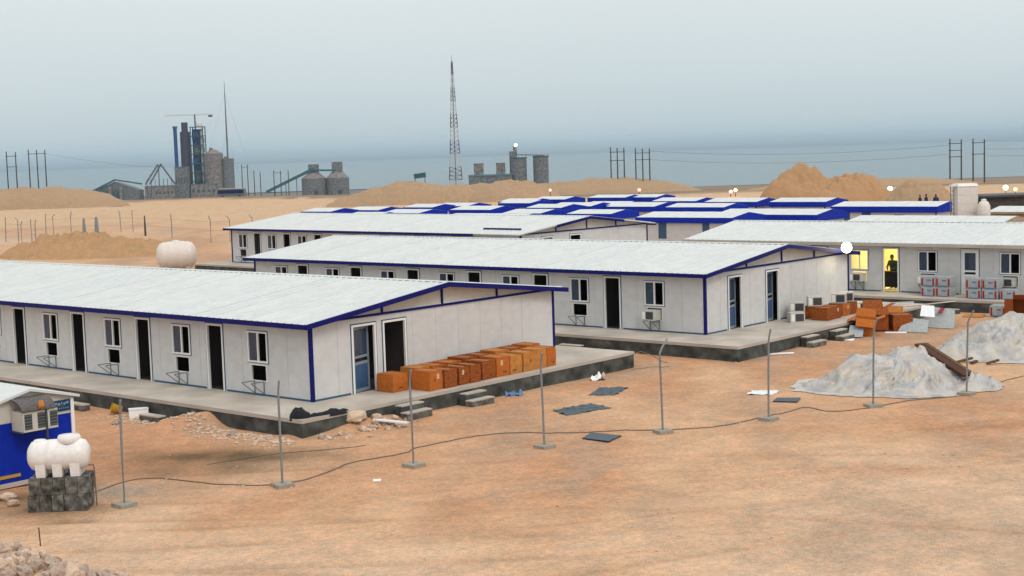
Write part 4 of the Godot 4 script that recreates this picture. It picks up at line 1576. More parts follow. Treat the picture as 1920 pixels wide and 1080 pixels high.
func build_mounds() -> void:
	heap("spoil_heap", "tall orange earth heap with twin crests behind the camp", "earth heap", Vector2(44.0, -200), Vector2(11.2, 8), 4.75, M.mound, 61, {"lumps": [[-0.40, 0, 0.52, 1.0], [0.0, 0.05, 0.60, 0.80], [0.25, 0, 0.50, 0.90], [0.62, 0, 0.36, 0.38]], "freq": 0.20, "power": 0.7, "rugged": 0.42, "rings": 60, "seg": 140, "group": "earth heaps"})
	heap("spoil_heap", "long brown earth heap below the lattice mast", "earth heap", Vector2(-16, -255), Vector2(16, 8), 4.0, M.mound_b, 62, {"lumps": [[-0.1, 0, 0.7, 1.0], [0.35, 0, 0.6, 0.8], [-0.5, 0, 0.5, 0.55]], "freq": 0.16, "power": 0.8, "group": "earth heaps"})
	heap("spoil_heap", "rounded brown earth heap before the grey twin silos", "earth heap", Vector2(-0.5, -256), Vector2(10, 7), 3.6, M.mound_b, 63, {"freq": 0.2, "power": 0.7, "group": "earth heaps"})
	heap("spoil_heap", "small pale earth heap behind the three standing people", "earth heap", Vector2(50.5, -181), Vector2(4.5, 4.0), 3.3, M.mound_b, 64, {"freq": 0.4, "power": 0.7, "group": "earth heaps"})
	heap("spoil_heap", "low red brown earth bank under the left power poles", "earth heap", Vector2(-101, -300), Vector2(24, 9), 4.2, M.mound_b, 65, {"freq": 0.15, "power": 0.7, "lumps": [[0.2, 0, 0.8, 1.0], [-0.4, 0, 0.6, 0.8]], "group": "earth heaps"})
	heap("spoil_heap", "low rough earth heap by the white tank", "earth heap", Vector2(-39, -138), Vector2(9, 7), 1.9, M.mound, 66, {"freq": 0.5, "power": 0.8, "rugged": 0.5, "lumps": [[-0.2, 0, 0.8, 1.0], [0.45, 0.2, 0.5, 0.7]], "group": "earth heaps"})
	heap("spoil_heap", "low distant earth bank behind the triple power poles", "earth heap", Vector2(22, -352), Vector2(24, 9), 3.6, M.mound_b, 67, {"freq": 0.15, "power": 0.7, "group": "earth heaps"})
	heap("spoil_heap", "low far bank right of the lamp posts", "earth heap", Vector2(72, -300), Vector2(24, 8), 1.6, M.mound_b, 68, {"freq": 0.15, "power": 0.7, "group": "earth heaps"})
	heap("spoil_heap", "low flat earth bank under the three standing people", "earth heap", Vector2(42.8, -150.5), Vector2(4.2, 3.0), 1.0, M.mound_b, 69, {"freq": 0.3, "power": 0.25, "rugged": 0.1, "group": "earth heaps"})
	var p := [[41.9, -150.2, Color(0.010, 0.012, 0.012), "person in black clothes standing behind the longest cabin"], [42.7, -150.8, Color(0.012, 0.018, 0.07), "person in dark blue clothes standing between two others"], [43.5, -150.1, Color(0.015, 0.018, 0.09), "person in blue shirt and dark cap by the pale heap"]]
	for k in 3:
		person(p[k][3], Transform3D(Basis(Vector3.UP, 0.8 + k), on_ground(p[k][0], p[k][1], 0.90)), p[k][2], Color(0.012, 0.012, 0.03), "stand", 0.04, "people by the heap")

func build_far() -> void:
	# cement works on the plain
	var z := -1505.0
	var y0 := ground_at(-320, z)
	var st: SurfaceTool
	var pt := base("preheater_tower", Vector3(-316, y0, z))
	tag(pt, "tall steel preheater tower with cyclones and stair frame", "tower", "cement works")
	var H := 44.0 - y0
	st = mb()
	for x in [-6.0, 6.5]:
		for zz in [0.0, -12.0]:
			bx(st, Vector3(x, H / 2.0, zz), Vector3(0.9, H, 0.9))
	for k in 8:
		bx(st, Vector3(0.25, H * (k + 1) / 8.0, -6), Vector3(14, 0.7, 13.5))
	for k in 7:
		bar(st, Vector3(-6, H * k / 8.0 + 8, 0.3), Vector3(6.5, H * (k + 1) / 8.0 + 8, 0.3), 0.4, 0.4)
	build(st, "frame", M.plant_teal, pt)
	for k in 5:
		st = mb()
		cylinder(st, -2.4 + 1.2 * (k % 2), -5, 3.3, H * 0.18 * k + 8, H * 0.18 * k + 16, 16)
		cylinder(st, -2.4 + 1.2 * (k % 2), -5, 0.7, H * 0.18 * k + 3, H * 0.18 * k + 8, 12, 3.2)
		build(st, "cyclone", M.plant_blue if k % 2 == 0 else M.plant_grey, pt)
	st = mb()
	bx(st, Vector3(-1.2, H * 0.5, -9.5), Vector3(9.5, H * 0.94, 4.0))
	build(st, "cladding", M.plant_blue, pt)
	for k in 7:
		st = mb()
		bx(st, Vector3(4.6, H * (k + 0.5) / 8.0, -8.5), Vector3(2.6, H * 0.07, 3.0))
		build(st, "stair_landing", M.plant_pale, pt)
	st = mb()
	cylinder(st, 4.6, -3, 1.2, 4, H - 4, 12)
	build(st, "riser_duct", M.plant_white, pt)
	st = mb(true)
	lathe(st, [Vector2(3.6, H), Vector2(3.6, H + 2), Vector2(2.6, H + 4.4), Vector2(0, H + 5.4)], 16, Vector3(2.2, 0, -5))
	build(st, "dome", M.plant_white, pt)
	var sk := base("kiln_stack", Vector3(-329, y0, z - 6))
	tag(sk, "thick dark purple stack tower beside the preheater", "chimney", "cement works")
	st = mb()
	cylinder(st, 0, 0, 5.0, 0, 39.5 - y0, 20)
	build(st, "shaft", M.plant_purple, sk)
	st = mb()
	cylinder(st, 0, 0, 3.3, 39.5 - y0, 49 - y0, 18)
	build(st, "neck", M.plant_purple, sk)
	st = mb()
	for k in 6:
		cylinder(st, 0, 0, 5.25, 8.0 + k * 10.5, 8.7 + k * 10.5, 20)
	build(st, "bands", M.steel_dark, sk)
	st = mb()
	bx(st, Vector3(5.6, 28, 2), Vector3(1.6, 56, 1.6))
	build(st, "side_duct", M.steel_dark, sk)
	var bc := base("blue_chimney", Vector3(-337.5, y0, z))
	tag(bc, "slim bright blue chimney at the edge of the works", "chimney", "cement works")
	st = mb()
	cylinder(st, 0, 0, 1.9, 0, 44 - y0, 14)
	build(st, "shaft", M.plant_blue, bc)
	st = mb()
	cylinder(st, 0, 0, 2.5, 43 - y0, 45.2 - y0, 14)
	build(st, "crown", M.plant_teal, bc)
	var cr := base("tower_crane", Vector3(-319.7, y0, z - 14))
	tag(cr, "tower crane with a long thin level jib above the works", "crane", "cement works")
	st = mb()
	bx(st, Vector3(0, (57 - y0) / 2.0, 0), Vector3(1.2, 57 - y0, 1.2))
	build(st, "mast", M.steel_dark, cr)
	st = mb()
	bx(st, Vector3(-6, 56.3 - y0, 0), Vector3(50, 0.5, 0.7))
	bx(st, Vector3(-6, 57.3 - y0, 0), Vector3(48, 0.3, 0.3))
	for k in 24:
		bar(st, Vector3(-30 + k * 2.0, 56.4 - y0, 0), Vector3(-29 + k * 2.0, 57.3 - y0, 0), 0.18, 0.18)
	build(st, "jib", M.plant_white, cr)
	st = mb()
	bx(st, Vector3(16, 55 - y0, 0), Vector3(4, 2, 1.5))
	build(st, "counterweight", M.steel_dark, cr)
	for a in [[-299, 9.6, 16.0 - y0, M.plant_pale, 4.5, "broad pinkish silo with a low cone roof"], [-284.5, 6.0, 10.5 - y0, M.plant_grey, 0.8, "narrow grey flat topped silo beside the broad one"]]:
		var s := base("storage_silo", Vector3(a[0], y0, z + 4))
		tag(s, a[5], "silo", "cement works")
		st = mb()
		cylinder(st, 0, 0, a[1], 0, a[2], 28)
		build(st, "shell", a[3], s)
		st = mb()
		cylinder(st, 0, 0, a[1] + 0.3, a[2], a[2] + a[4], 28, a[1] * 0.25)
		build(st, "roof", a[3], s)
		st = mb()
		bx(st, Vector3(-2, a[2] + a[4] + 0.6, 0), Vector3(3.5, 2.4, 3.0))
		build(st, "top_house", M.plant_pale, s)
		st = mb()
		for k in 12:
			var t := TAU * k / 12.0
			bx(st, Vector3(cos(t) * (a[1] - 0.3), a[2] + 0.7, sin(t) * (a[1] - 0.3)), Vector3(0.15, 1.4, 0.15))
		build(st, "railing", M.steel_dark, s)
	for a in [[-308, 0, 26, 15.5, M.plant_pale, "long pale process hall at the foot of the tower"], [-329, 3, 13.5, 33.5, M.plant_grey, "upright grey mill building under the dark stack"], [-345, 12, 20, 15, M.plant_pale, "pale low hall beside the heaped gallery"]]:
		var s := base("works_hall", Vector3(a[0], y0, z + 12 + a[1]))
		tag(s, a[5], "building", "cement works")
		st = mb()
		bx(st, Vector3(0, a[3] / 2.0, 0), Vector3(a[2], a[3], 8))
		build(st, "wall", a[4], s)
		st = mb()
		bx(st, Vector3(0, a[3] + 0.4, 0), Vector3(a[2] + 0.8, 0.8, 8.8))
		build(st, "roof", M.plant_grey, s)
		st = mb()
		for k in 5:
			bx(st, Vector3(-a[2] * 0.4 + a[2] * 0.2 * k, a[3] * 0.6, 4.05), Vector3(a[2] * 0.09, a[3] * 0.18, 0.12))
		build(st, "window_band", M.steel_dark, s)
	var ag := base("conveyor_gallery", Vector3(-356, y0, z))
	tag(ag, "steep twin conveyor gallery over a brown gabled store", "conveyor", "cement works")
	st = mb()
	var top := 7.5 - y0
	for k in 2:
		bar(st, Vector3(-15.0 + k * 4.5, top * 0.46, -2), Vector3(-1.0 + k * 3.0, top, -2), 1.6, 1.5)
	bar(st, Vector3(1.5, top, -2), Vector3(15.5, top * 0.44, -2), 1.6, 1.5)
	build(st, "gallery", M.plant_grey, ag)
	st = mb()
	hexa(st, [Vector3(-15, 0, -8), Vector3(17, 0, -8), Vector3(17, 0, 4), Vector3(-15, 0, 4), Vector3(-15, top * 0.42, -4), Vector3(17, top * 0.42, -4), Vector3(17, top * 0.42, 2), Vector3(-15, top * 0.42, 2)])
	build(st, "store", M.plant_pale, ag)
	st = mb()
	for k in 7:
		bx(st, Vector3(-12 + k * 4.2, top * 0.3, 3.3), Vector3(0.5, top * 0.6, 0.5))
	bx(st, Vector3(0, top * 0.62, 1), Vector3(0.8, top * 0.7, 0.8))
	build(st, "legs", M.plant_teal, ag)
	var sh := base("clinker_store", Vector3(-402, y0, z))
	tag(sh, "wide grey gabled clinker store with a sloping conveyor", "building", "cement works")
	st = mb()
	var pr := [Vector3(-24, 0, 6), Vector3(27, 0, 6), Vector3(27, 12, 6), Vector3(2, 21, 6), Vector3(-20, 12, 6)]
	var back := Vector3(0, 0, -16)
	for k in range(1, 4):
		tri(st, pr[0], pr[k], pr[k + 1], Vector3.BACK)
		tri(st, pr[0] + back, pr[k] + back, pr[k + 1] + back, Vector3.FORWARD)
	for k in 5:
		quad(st, pr[k], pr[(k + 1) % 5], pr[(k + 1) % 5] + back, pr[k] + back, (pr[k] + pr[(k + 1) % 5]) / 2.0 - Vector3(0, 9, 6))
	build(st, "hall", M.plant_grey, sh)
	st = mb()
	bar(st, Vector3(-30, 8, 7.4), Vector3(3, 23, 7.4), 1.6, 1.8)
	bar(st, Vector3(3, 23, 7.4), Vector3(30, 18, 7.4), 1.6, 1.4)
	build(st, "conveyor", M.plant_teal, sh)
	for k in 4:
		st = mb()
		cylinder(st, -8 + k * 5.5, 9, 1.8, 0, 13.0 + 4.0 * (k % 2), 12)
		build(st, "vessel", M.plant_pale if k % 2 else M.plant_teal, sh)
	# guyed radio mast behind the silos
	var ms := base("guyed_mast", Vector3(-267.2, ground_at(-267, -1410), -1410))
	tag(ms, "very thin tall guyed mast rising behind the grey silos", "mast")
	st = mb()
	var mh := 84.0 - ms.position.y
	tube(st, [Vector3(0, 0, 0), Vector3(0, mh * 0.6, 0), Vector3(0, mh * 0.85, 0), Vector3(0, mh, 0)], [1.0, 0.75, 0.45, 0.15], 6)
	build(st, "shaft", M.plant_grey, ms)
	st = mb()
	for s in [-1, 1]:
		for k in [0.55, 0.9]:
			tube(st, [Vector3(0, mh * k, 0), Vector3(s * 34.0 * k, 0, 10)], 0.05, 4, false)
	build(st, "guy_wire", M.steel_dark, ms)
	# twin clinker silos with a conveyor
	var q0 := ground_at(-180, -1352)
	for a in [[-178.5, 11.4, -10 - q0, 3.2, -5.2 - q0, "left"], [-156.8, 10.4, -10.2 - q0, 3.9, -4.4 - q0, "right"]]:
		var s := base("clinker_silo", Vector3(a[0], q0, -1354))
		tag(s, "squat blue grey silo fed directly by the inclined conveyor" if a[0] < -170 else "squat blue grey silo at the end of the level bridge", "silo", "clinker silos")
		st = mb()
		cylinder(st, 0, 0, a[1], 0, a[2], 30)
		build(st, "shell", M.plant_grey, s)
		st = mb()
		cylinder(st, 0, 0, a[1] + 0.2, a[2], a[4], 30, 5.0)
		build(st, "cone_roof", M.plant_pale, s)
		st = mb()
		bx(st, Vector3(0, a[4] + (a[3] - (-5.2)) / 2.0 - 0.3, 0), Vector3(9.0, a[3] + 5.4, 8))
		build(st, "head_house", M.plant_grey, s)
		st = mb()
		bx(st, Vector3(3.0, 3.4, a[1] - 0.3), Vector3(3.4, 5.0, 1.6))
		build(st, "portal", M.steel_dark, s)
	var cv := base("inclined_conveyor", Vector3(-200, q0, -1350))
	tag(cv, "long teal inclined conveyor climbing to the squat silos", "conveyor")
	st = mb()
	bar(st, Vector3(-22, -21 - q0, 0), Vector3(22, -1.0 - q0, 0), 2.4, 2.6)
	bar(st, Vector3(22, -2.4 - q0, 0), Vector3(42, -3.0 - q0, 0), 2.0, 1.6)
	build(st, "gallery", M.plant_teal, cv)
	st = mb()
	for k in 4:
		var x := -14.0 + k * 10.0
		bx(st, Vector3(x, (-21.0 - q0 + (x + 22) * 0.4545) / 2.0, 0), Vector3(0.6, -21.0 - q0 + (x + 22) * 0.4545, 0.6))
	build(st, "trestle", M.plant_teal, cv)
	# lattice mast, painted in bands
	var l0 := ground_at(-35.8, -1004)
	var lm := base("lattice_mast", Vector3(-35.9, l0, -1004))
	tag(lm, "tall tapering lattice mast painted in red and white bands", "mast")
	var lh := 71.0 - l0
	var width := func(h: float) -> float: return lerpf(4.9, 0.35, pow(h / lh, 0.85))
	for band in 10:
		st = mb()
		var a: float = lh * band / 10.0
		var b: float = lh * (band + 1) / 10.0
		var cells := 3 if band < 8 else 2
		for k in cells:
			var h0: float = lerpf(a, b, k / float(cells))
			var h1: float = lerpf(a, b, (k + 1) / float(cells))
			var w0: float = width.call(h0)
			var w1: float = width.call(h1)
			var f0 := [Vector3(-w0, h0, w0), Vector3(w0, h0, w0), Vector3(w0, h0, -w0), Vector3(-w0, h0, -w0)]
			var f1 := [Vector3(-w1, h1, w1), Vector3(w1, h1, w1), Vector3(w1, h1, -w1), Vector3(-w1, h1, -w1)]
			for s in 4:
				var n := (s + 1) % 4
				bar(st, f0[s], f1[s], 0.26, 0.26)
				bar(st, f0[s], f1[n], 0.17, 0.17)
				bar(st, f0[n], f1[s], 0.17, 0.17)
				bar(st, f0[s], f0[n], 0.16, 0.16)
		build(st, "painted_section", M.mast_red if band % 2 == 1 else M.mast_white, lm)
	st = mb()
	bx(st, Vector3(0, lh / 2.0, 0), Vector3(0.5, lh * 0.96, 0.5))
	build(st, "cable_ladder", M.mast_red, lm)
	st = mb()
	tube(st, [Vector3(0, lh, 0), Vector3(0, lh + 4, 0)], 0.12, 5)
	build(st, "spike", M.steel_dark, lm)
	# packing silos further right
	var r0 := ground_at(10, -1153)
	for a in [[8.3, 6.2, 3.3 - r0, "tall grey silo topped by the lit packing house"], [25.5, 6.0, 4.0 - r0, "tall grey silo at the right end of the high bridge"]]:
		var s := base("packing_silo", Vector3(a[0], r0, -1153))
		tag(s, a[3], "silo", "packing silos")
		st = mb()
		cylinder(st, 0, 0, a[1], 0, a[2], 26)
		build(st, "shell", M.plant_grey, s)
		st = mb()
		cylinder(st, 0, 0, a[1] + 0.35, a[2], a[2] + 0.9, 26)
		build(st, "rim", M.plant_teal, s)
		st = mb()
		for k in 12:
			var t := TAU * k / 12.0
			bx(st, Vector3(cos(t) * a[1], a[2] + 1.6, sin(t) * a[1]), Vector3(0.15, 1.4, 0.15))
		build(st, "railing", M.plant_teal, s)
	var ph := base("packing_house", Vector3(5.2, r0, -1158))
	tag(ph, "narrow stepped packing house with a high level bridge", "building", "packing silos")
	st = mb()
	bx(st, Vector3(-1.0, (9.0 - r0) / 2.0, 0), Vector3(6, 9.0 - r0, 5))
	bx(st, Vector3(0.4, 11.0 - r0, 0), Vector3(3.0, 4.0, 4))
	build(st, "wall", M.plant_grey, ph)
	st = mb()
	bar(st, Vector3(2, 6.2 - r0, 3), Vector3(23, 5.2 - r0, 3), 1.4, 0.9)
	build(st, "bridge", M.plant_pale, ph)
	for a in [[-23.2, 7.6, -0.2 - r0, "left of the two small grey square bins"], [-5.9, 7.2, -0.3 - r0, "small grey square bin beside the packing house"]]:
		var s := base("small_bin", Vector3(a[0], r0, -1160))
		tag(s, "small grey square bin standing apart near the lattice mast" if a[0] < -10 else "small grey square bin beside the packing house", "silo", "packing silos")
		st = mb()
		bx(st, Vector3(0, a[2] / 2.0 + 1.0, 0), Vector3(a[1], a[2] - 2.0, 7))
		build(st, "shell", M.plant_pale, s)
		st = mb()
		bx(st, Vector3(0, a[2] + 0.3, 0), Vector3(a[1] + 0.5, 0.6, 7.5))
		build(st, "rim", M.plant_grey, s)
	var lw := base("works_hall", Vector3(-14, r0, -1150))
	tag(lw, "long low dark hall in front of the small bins", "building", "packing silos")
	st = mb()
	bx(st, Vector3(0, (-9.5 - r0) / 2.0, 0), Vector3(34, -9.5 - r0, 6))
	build(st, "wall", M.plant_grey, lw)
	st = mb()
	hexa(st, [Vector3(-17.5, -9.5 - r0, -3.4), Vector3(17.5, -9.5 - r0, -3.4), Vector3(17.5, -9.5 - r0, 3.4), Vector3(-17.5, -9.5 - r0, 3.4), Vector3(-17.5, -8.3 - r0, -0.2), Vector3(17.5, -8.3 - r0, -0.2), Vector3(17.5, -8.3 - r0, 0.2), Vector3(-17.5, -8.3 - r0, 0.2)])
	build(st, "roof", M.plant_teal, lw)
	# small tripod sign frame on the brown heap
	var hd := base("hoarding", on_ground(-16.2, -270))
	tag(hd, "small dark hoarding frame standing behind the brown heap", "hoarding")
	st = mb()
	for x in [-0.9, 0.9]:
		span(st, Vector3(x - 0.06, 0, -0.06), Vector3(x + 0.06, 5.0, 0.06))
	build(st, "post", M.steel_dark, hd)
	st = mb()
	bx(st, Vector3(0, 4.6, 0.08), Vector3(2.2, 0.9, 0.06), Basis(Vector3.BACK, 0.12))
	build(st, "panel", M.plant_teal, hd)
	# power poles
	var g0 := ground_at(26, -351)
	pole_set("three tied timber power poles left of the other triple frame", Vector3(26.0, g0, -351), [-1.55, 0.0, 1.6], 8.6 - g0, [7.6 - g0, 5.6 - g0], "power pole frames")
	pole_set("three tied timber power poles nearer the pink lamp", Vector3(32.0, g0, -351), [-1.65, 0.0, 1.65], 8.2 - g0, [7.2 - g0, 5.6 - g0], "power pole frames")
	var g1 := ground_at(92, -300)
	pole_set("twin power poles with three cross arms beside the tall white tank", Vector3(91.0, g1, -300), [-1.15, 1.15], 8.1 - g1, [7.3 - g1, 5.9 - g1, 4.6 - g1], "power pole frames")
	pole_set("outer twin power poles with two cross arms by the dark shed", Vector3(95.7, g1, -300), [-1.15, 1.15], 8.0 - g1, [7.3 - g1, 5.0 - g1], "power pole frames")
	var g2 := ground_at(-118, -361)
	pole_set("pair of timber power poles at the foot of the left bank", Vector3(-121.3, g2, -361), [-1.1, 1.1], 12.2 - g2, [11.2 - g2, 8.6 - g2], "power pole frames")
	pole_set("three timber power poles on top of the left bank", Vector3(-115.0, g2, -361), [-2.0, 0.0, 2.0], 12.5 - g2, [11.6 - g2], "power pole frames")
	wires("thin overhead wires sagging between the distant power poles", [[Vector3(97, 7.6, -300), Vector3(140, 8.5, -300), 0.6], [Vector3(97, 6.0, -300), Vector3(140, 6.8, -300), 0.6], [Vector3(97, 4.6, -300), Vector3(140, 5.4, -300), 0.6], [Vector3(33.6, 7.6, -351), Vector3(90, 7.0, -300), 1.3], [Vector3(33.6, 5.6, -351), Vector3(90, 5.2, -300), 1.3], [Vector3(-113, 11.6, -361), Vector3(-95, 6.5, -522), 2.0]])
	var g3 := ground_at(-90, -521)
	for a in [[-93, 11.6, [-1.0, 1.0], "twin poles with a rounded top bar behind the bus"], [-89.8, 9.4, [0.0], "single distant pole close behind the bus"], [-87.6, 8.7, [0.0], "single distant pole second behind the bus"], [-81.6, 9.2, [-1.2, 1.2], "distant pole pair before the inclined conveyor"], [-77.7, 9.0, [0.0], "single distant pole below the inclined conveyor"]]:
		pole_set(a[3], Vector3(a[0], g3, -521), a[2], a[1], [a[1] - 0.8], "distant poles")
	# parked coach
	var b := base("parked_coach", on_ground(-90.3, -481.0), Basis(Vector3.UP, -0.15))
	tag(b, "dark blue coach parked beyond the pale field", "bus")
	st = mb()
	hexa(st, [Vector3(-4.5, 0.5, 1.2), Vector3(4.6, 0.5, 1.2), Vector3(4.6, 0.5, -1.2), Vector3(-4.5, 0.5, -1.2), Vector3(-4.4, 3.0, 1.1), Vector3(4.3, 3.0, 1.1), Vector3(4.3, 3.0, -1.1), Vector3(-4.4, 3.0, -1.1)])
	build(st, "body", M.bus_grey, b)
	st = mb()
	bx(st, Vector3(-0.1, 2.05, 1.19), Vector3(8.6, 1.1, 0.08))
	build(st, "window_band", M.bus_blue, b)
	st = mb()
	bx(st, Vector3(-0.05, 3.06, 0), Vector3(8.4, 0.12, 2.1))
	build(st, "roof", M.plant_white, b)
	for x in [-2.9, 2.9]:
		st = mb()
		tube(st, [Vector3(x, 0.45, 1.0), Vector3(x, 0.45, 1.28)], 0.48, 12)
		build(st, "wheel", M.rubber, b)

func build_site_office() -> void:
	# blue and white cabin at the left edge
	var root := base("site_cabin", camp(-0.37, -11.52), camp_basis())
	tag(root, "blue and white site cabin with a window air conditioner", "cabin")
	var L := 6.0
	var Wd := 2.62
	var st := mb()
	span(st, Vector3(0, 0.12, 0), Vector3(L, 1.70, Wd))
	build(st, "lower_wall", M.blue, root)
	st = mb()
	span(st, Vector3(-0.012, 1.70, -0.012), Vector3(L, 2.14, Wd + 0.012))
	build(st, "upper_wall", M.gable_panel, root)
	st = mb()
	var a := [Vector3(-0.01, 2.14, 0), Vector3(-0.01, 2.14, Wd), Vector3(-0.01, 2.46, Wd / 2.0)]
	tri(st, a[0], a[1], a[2], Vector3.LEFT)
	var off := Vector3(L, 0, 0)
	tri(st, a[0] + off, a[1] + off, a[2] + off, Vector3.RIGHT)
	quad(st, a[0], a[2], a[2] + off, a[0] + off, Vector3(0, 1, -1)); quad(st, a[1], a[2], a[2] + off, a[1] + off, Vector3(0, 1, 1))
	build(st, "gable_panel", M.gable_panel, root)
	var roof := Node3D.new()
	roof.name = "roof"
	root.add_child(roof, true)
	for s in [0, 1]:
		st = mb()
		var z0 := -0.16 if s == 0 else Wd + 0.16
		hexa(st, [Vector3(-0.14, 2.11, z0), Vector3(L + 0.1, 2.11, z0), Vector3(L + 0.1, 2.18, z0), Vector3(-0.14, 2.18, z0), Vector3(-0.14, 2.47, Wd / 2.0), Vector3(L + 0.1, 2.47, Wd / 2.0), Vector3(L + 0.1, 2.54, Wd / 2.0), Vector3(-0.14, 2.54, Wd / 2.0)])
		build(st, "roof_slope", M.roof_white, roof)
	for z in [-0.03, Wd - 0.07]:
		st = mb()
		span(st, Vector3(-0.035, 0.12, z), Vector3(0.08, 2.10, z + 0.10))
		build(st, "corner_post", M.frame_white, root)
	st = mb()
	span(st, Vector3(-0.03, 0.0, 0.05), Vector3(L, 0.12, Wd - 0.05))
	build(st, "base_rail", M.concrete, root)
	st = mb()
	span(st, Vector3(-0.035, 0.25, -0.6 + 0.62), Vector3(-0.002, 0.33, 0.95))
	build(st, "orange_strip", M.yellow, root)
	var sg := base("name_board", camp(-0.37, -11.52) + camp_basis() * Vector3(-0.03, 1.93, 2.24), camp_basis())
	tag(sg, "small blue name board with faded pale lettering on site cabin", "sign")
	st = mb()
	bx(st, Vector3(0, 0, 0), Vector3(0.02, 0.30, 0.60))
	build(st, "board", M.sign_blue, sg)
	st = mb()
	for k in 6:
		bx(st, Vector3(-0.012, 0.05 + 0.02 * (k % 2), -0.22 + 0.085 * k), Vector3(0.004, 0.06, 0.035 + 0.02 * (k % 3)))
	for k in 8:
		bx(st, Vector3(-0.012, -0.07, -0.24 + 0.066 * k), Vector3(0.004, 0.03, 0.03))
	build(st, "faded_lettering", M.sign_mark, sg)
	# its air conditioner on a bracketed shelf under a weather hood
	var ac := base("window_air_conditioner", camp(-0.37, -11.52) + camp_basis() * Vector3(-0.33, 1.48, 1.28), camp_basis())
	tag(ac, "large beige air conditioner hung on the blue site cabin", "air conditioner", "window air conditioners")
	st = mb()
	bx(st, Vector3(0, 0.27, 0), Vector3(0.58, 0.52, 1.0))
	build(st, "casing", M.appliance, ac)
	for z in [-0.36, 0.02, 0.38]:
		st = mb()
		bx(st, Vector3(-0.293, 0.27, z), Vector3(0.006, 0.40, 0.22))
		build(st, "grille", M.grille, ac)
		st = mb()
		for k in 5:
			bx(st, Vector3(-0.299, 0.11 + k * 0.08, z), Vector3(0.006, 0.014, 0.22))
		build(st, "louvres", M.bracket_steel, ac)
	st = mb()
	for z in [-0.52, 0.52]:
		bx(st, Vector3(0.05, -0.01, z), Vector3(0.62, 0.03, 0.03))
	bx(st, Vector3(-0.30, -0.35, 0.16), Vector3(0.05, 1.85, 0.05))
	bx(st, Vector3(-0.27, 0.55, 0.1), Vector3(0.05, 0.03, 1.25))
	build(st, "hanger_frame", M.steel_dark, ac)
	st = mb()
	for k in 6:   # bent metal weather hood
		var t0 := PI * 0.5 * k / 6.0
		var t1 := PI * 0.5 * (k + 1) / 6.0
		hexa(st, [Vector3(0.27 - 0.62 * sin(t0), 0.56 + 0.30 * cos(t0), -0.56), Vector3(0.27 - 0.62 * sin(t1), 0.56 + 0.30 * cos(t1), -0.56), Vector3(0.27 - 0.60 * sin(t1), 0.54 + 0.30 * cos(t1), -0.56), Vector3(0.27 - 0.60 * sin(t0), 0.54 + 0.30 * cos(t0), -0.56), Vector3(0.27 - 0.62 * sin(t0), 0.56 + 0.30 * cos(t0), 0.42), Vector3(0.27 - 0.62 * sin(t1), 0.56 + 0.30 * cos(t1), 0.42), Vector3(0.27 - 0.60 * sin(t1), 0.54 + 0.30 * cos(t1), 0.42), Vector3(0.27 - 0.60 * sin(t0), 0.54 + 0.30 * cos(t0), 0.42)])
	build(st, "weather_hood", M.hood, ac)
	st = mb(true)
	tube(st, [Vector3(-0.36, 0.575, -0.02), Vector3(-0.37, 0.68, -0.01), Vector3(-0.35, 0.80, 0.0)], [0.07, 0.085, 0.05], 10)
	build(st, "rag", M.cardboard_c, ac)
	# white tank on a stand of loose blocks
	var turn := Basis(Vector3.UP, 0.08)
	var bs := base("block_stand", on_ground(-11.22, -35.55), turn)
	tag(bs, "dark concrete block stand under the small white tank", "block stand")
	for r in 2:
		for d in 2:
			for k in 5:
				var off2 := 0.03 if r % 2 else -0.02
				st = mb()
				bx(st, Vector3(-0.58 + k * 0.29 + off2, 0.205 + r * 0.413, 0.17 - d * 0.42 + rng.randf_range(-0.02, 0.02)), Vector3(0.28 + rng.randf_range(-0.01, 0.006), 0.405, 0.40), Basis(Vector3.UP, rng.randf_range(-0.04, 0.04)))
				build(st, "block", M.block if rng.randf() < 0.5 else M.block_b, bs)
	var tk := base("plastic_tank", on_ground(-11.22, -35.55, 0.83), turn)
	tag(tk, "small white ribbed plastic tank with two hatches on blocks", "water tank", "white water tanks")
	st = mb(true)
	var lie := Basis(Vector3(0, -1, 0), Vector3(1, 0, 0), Vector3(0, 0, 1))
	lathe(st, [Vector2(0, -0.74), Vector2(0.22, -0.72), Vector2(0.34, -0.64), Vector2(0.385, -0.52), Vector2(0.385, -0.32), Vector2(0.37, -0.27), Vector2(0.385, -0.22), Vector2(0.385, 0.20), Vector2(0.37, 0.25), Vector2(0.385, 0.30), Vector2(0.385, 0.52), Vector2(0.34, 0.64), Vector2(0.22, 0.72), Vector2(0, 0.74)], 28, Vector3(0, 0.50, 0), lie)
	build(st, "barrel", M.tank_white, tk)
	for x in [-0.40, 0.0, 0.42]:
		st = mb()
		hexa(st, [Vector3(x - 0.11, 0, 0.30), Vector3(x + 0.11, 0, 0.30), Vector3(x + 0.11, 0, -0.30), Vector3(x - 0.11, 0, -0.30), Vector3(x - 0.12, 0.42, 0.36), Vector3(x + 0.12, 0.42, 0.36), Vector3(x + 0.12, 0.42, -0.36), Vector3(x - 0.12, 0.42, -0.36)])
		build(st, "saddle_foot", M.tank_white, tk)
	st = mb()
	tube(st, [Vector3(0.70, 0.22, 0.05), Vector3(0.82, 0.22, 0.06), Vector3(0.84, 0.10, 0.08), Vector3(0.86, -0.80, 0.10)], 0.02, 6)
	build(st, "outlet_pipe", M.cable, tk)
	for h in [[0.26, 0.28, 0.12], [-0.44, 0.15, 0.03]]:
		st = mb(true)
		lathe(st, [Vector2(0, 0.80), Vector2(h[1], 0.80), Vector2(h[1], 0.86 + h[2] * 0.5), Vector2(h[1] * 0.9, 0.86 + h[2]), Vector2(0, 0.87 + h[2])], 18, Vector3(h[0], 0, 0))
		build(st, "hatch", M.tank_white, tk)

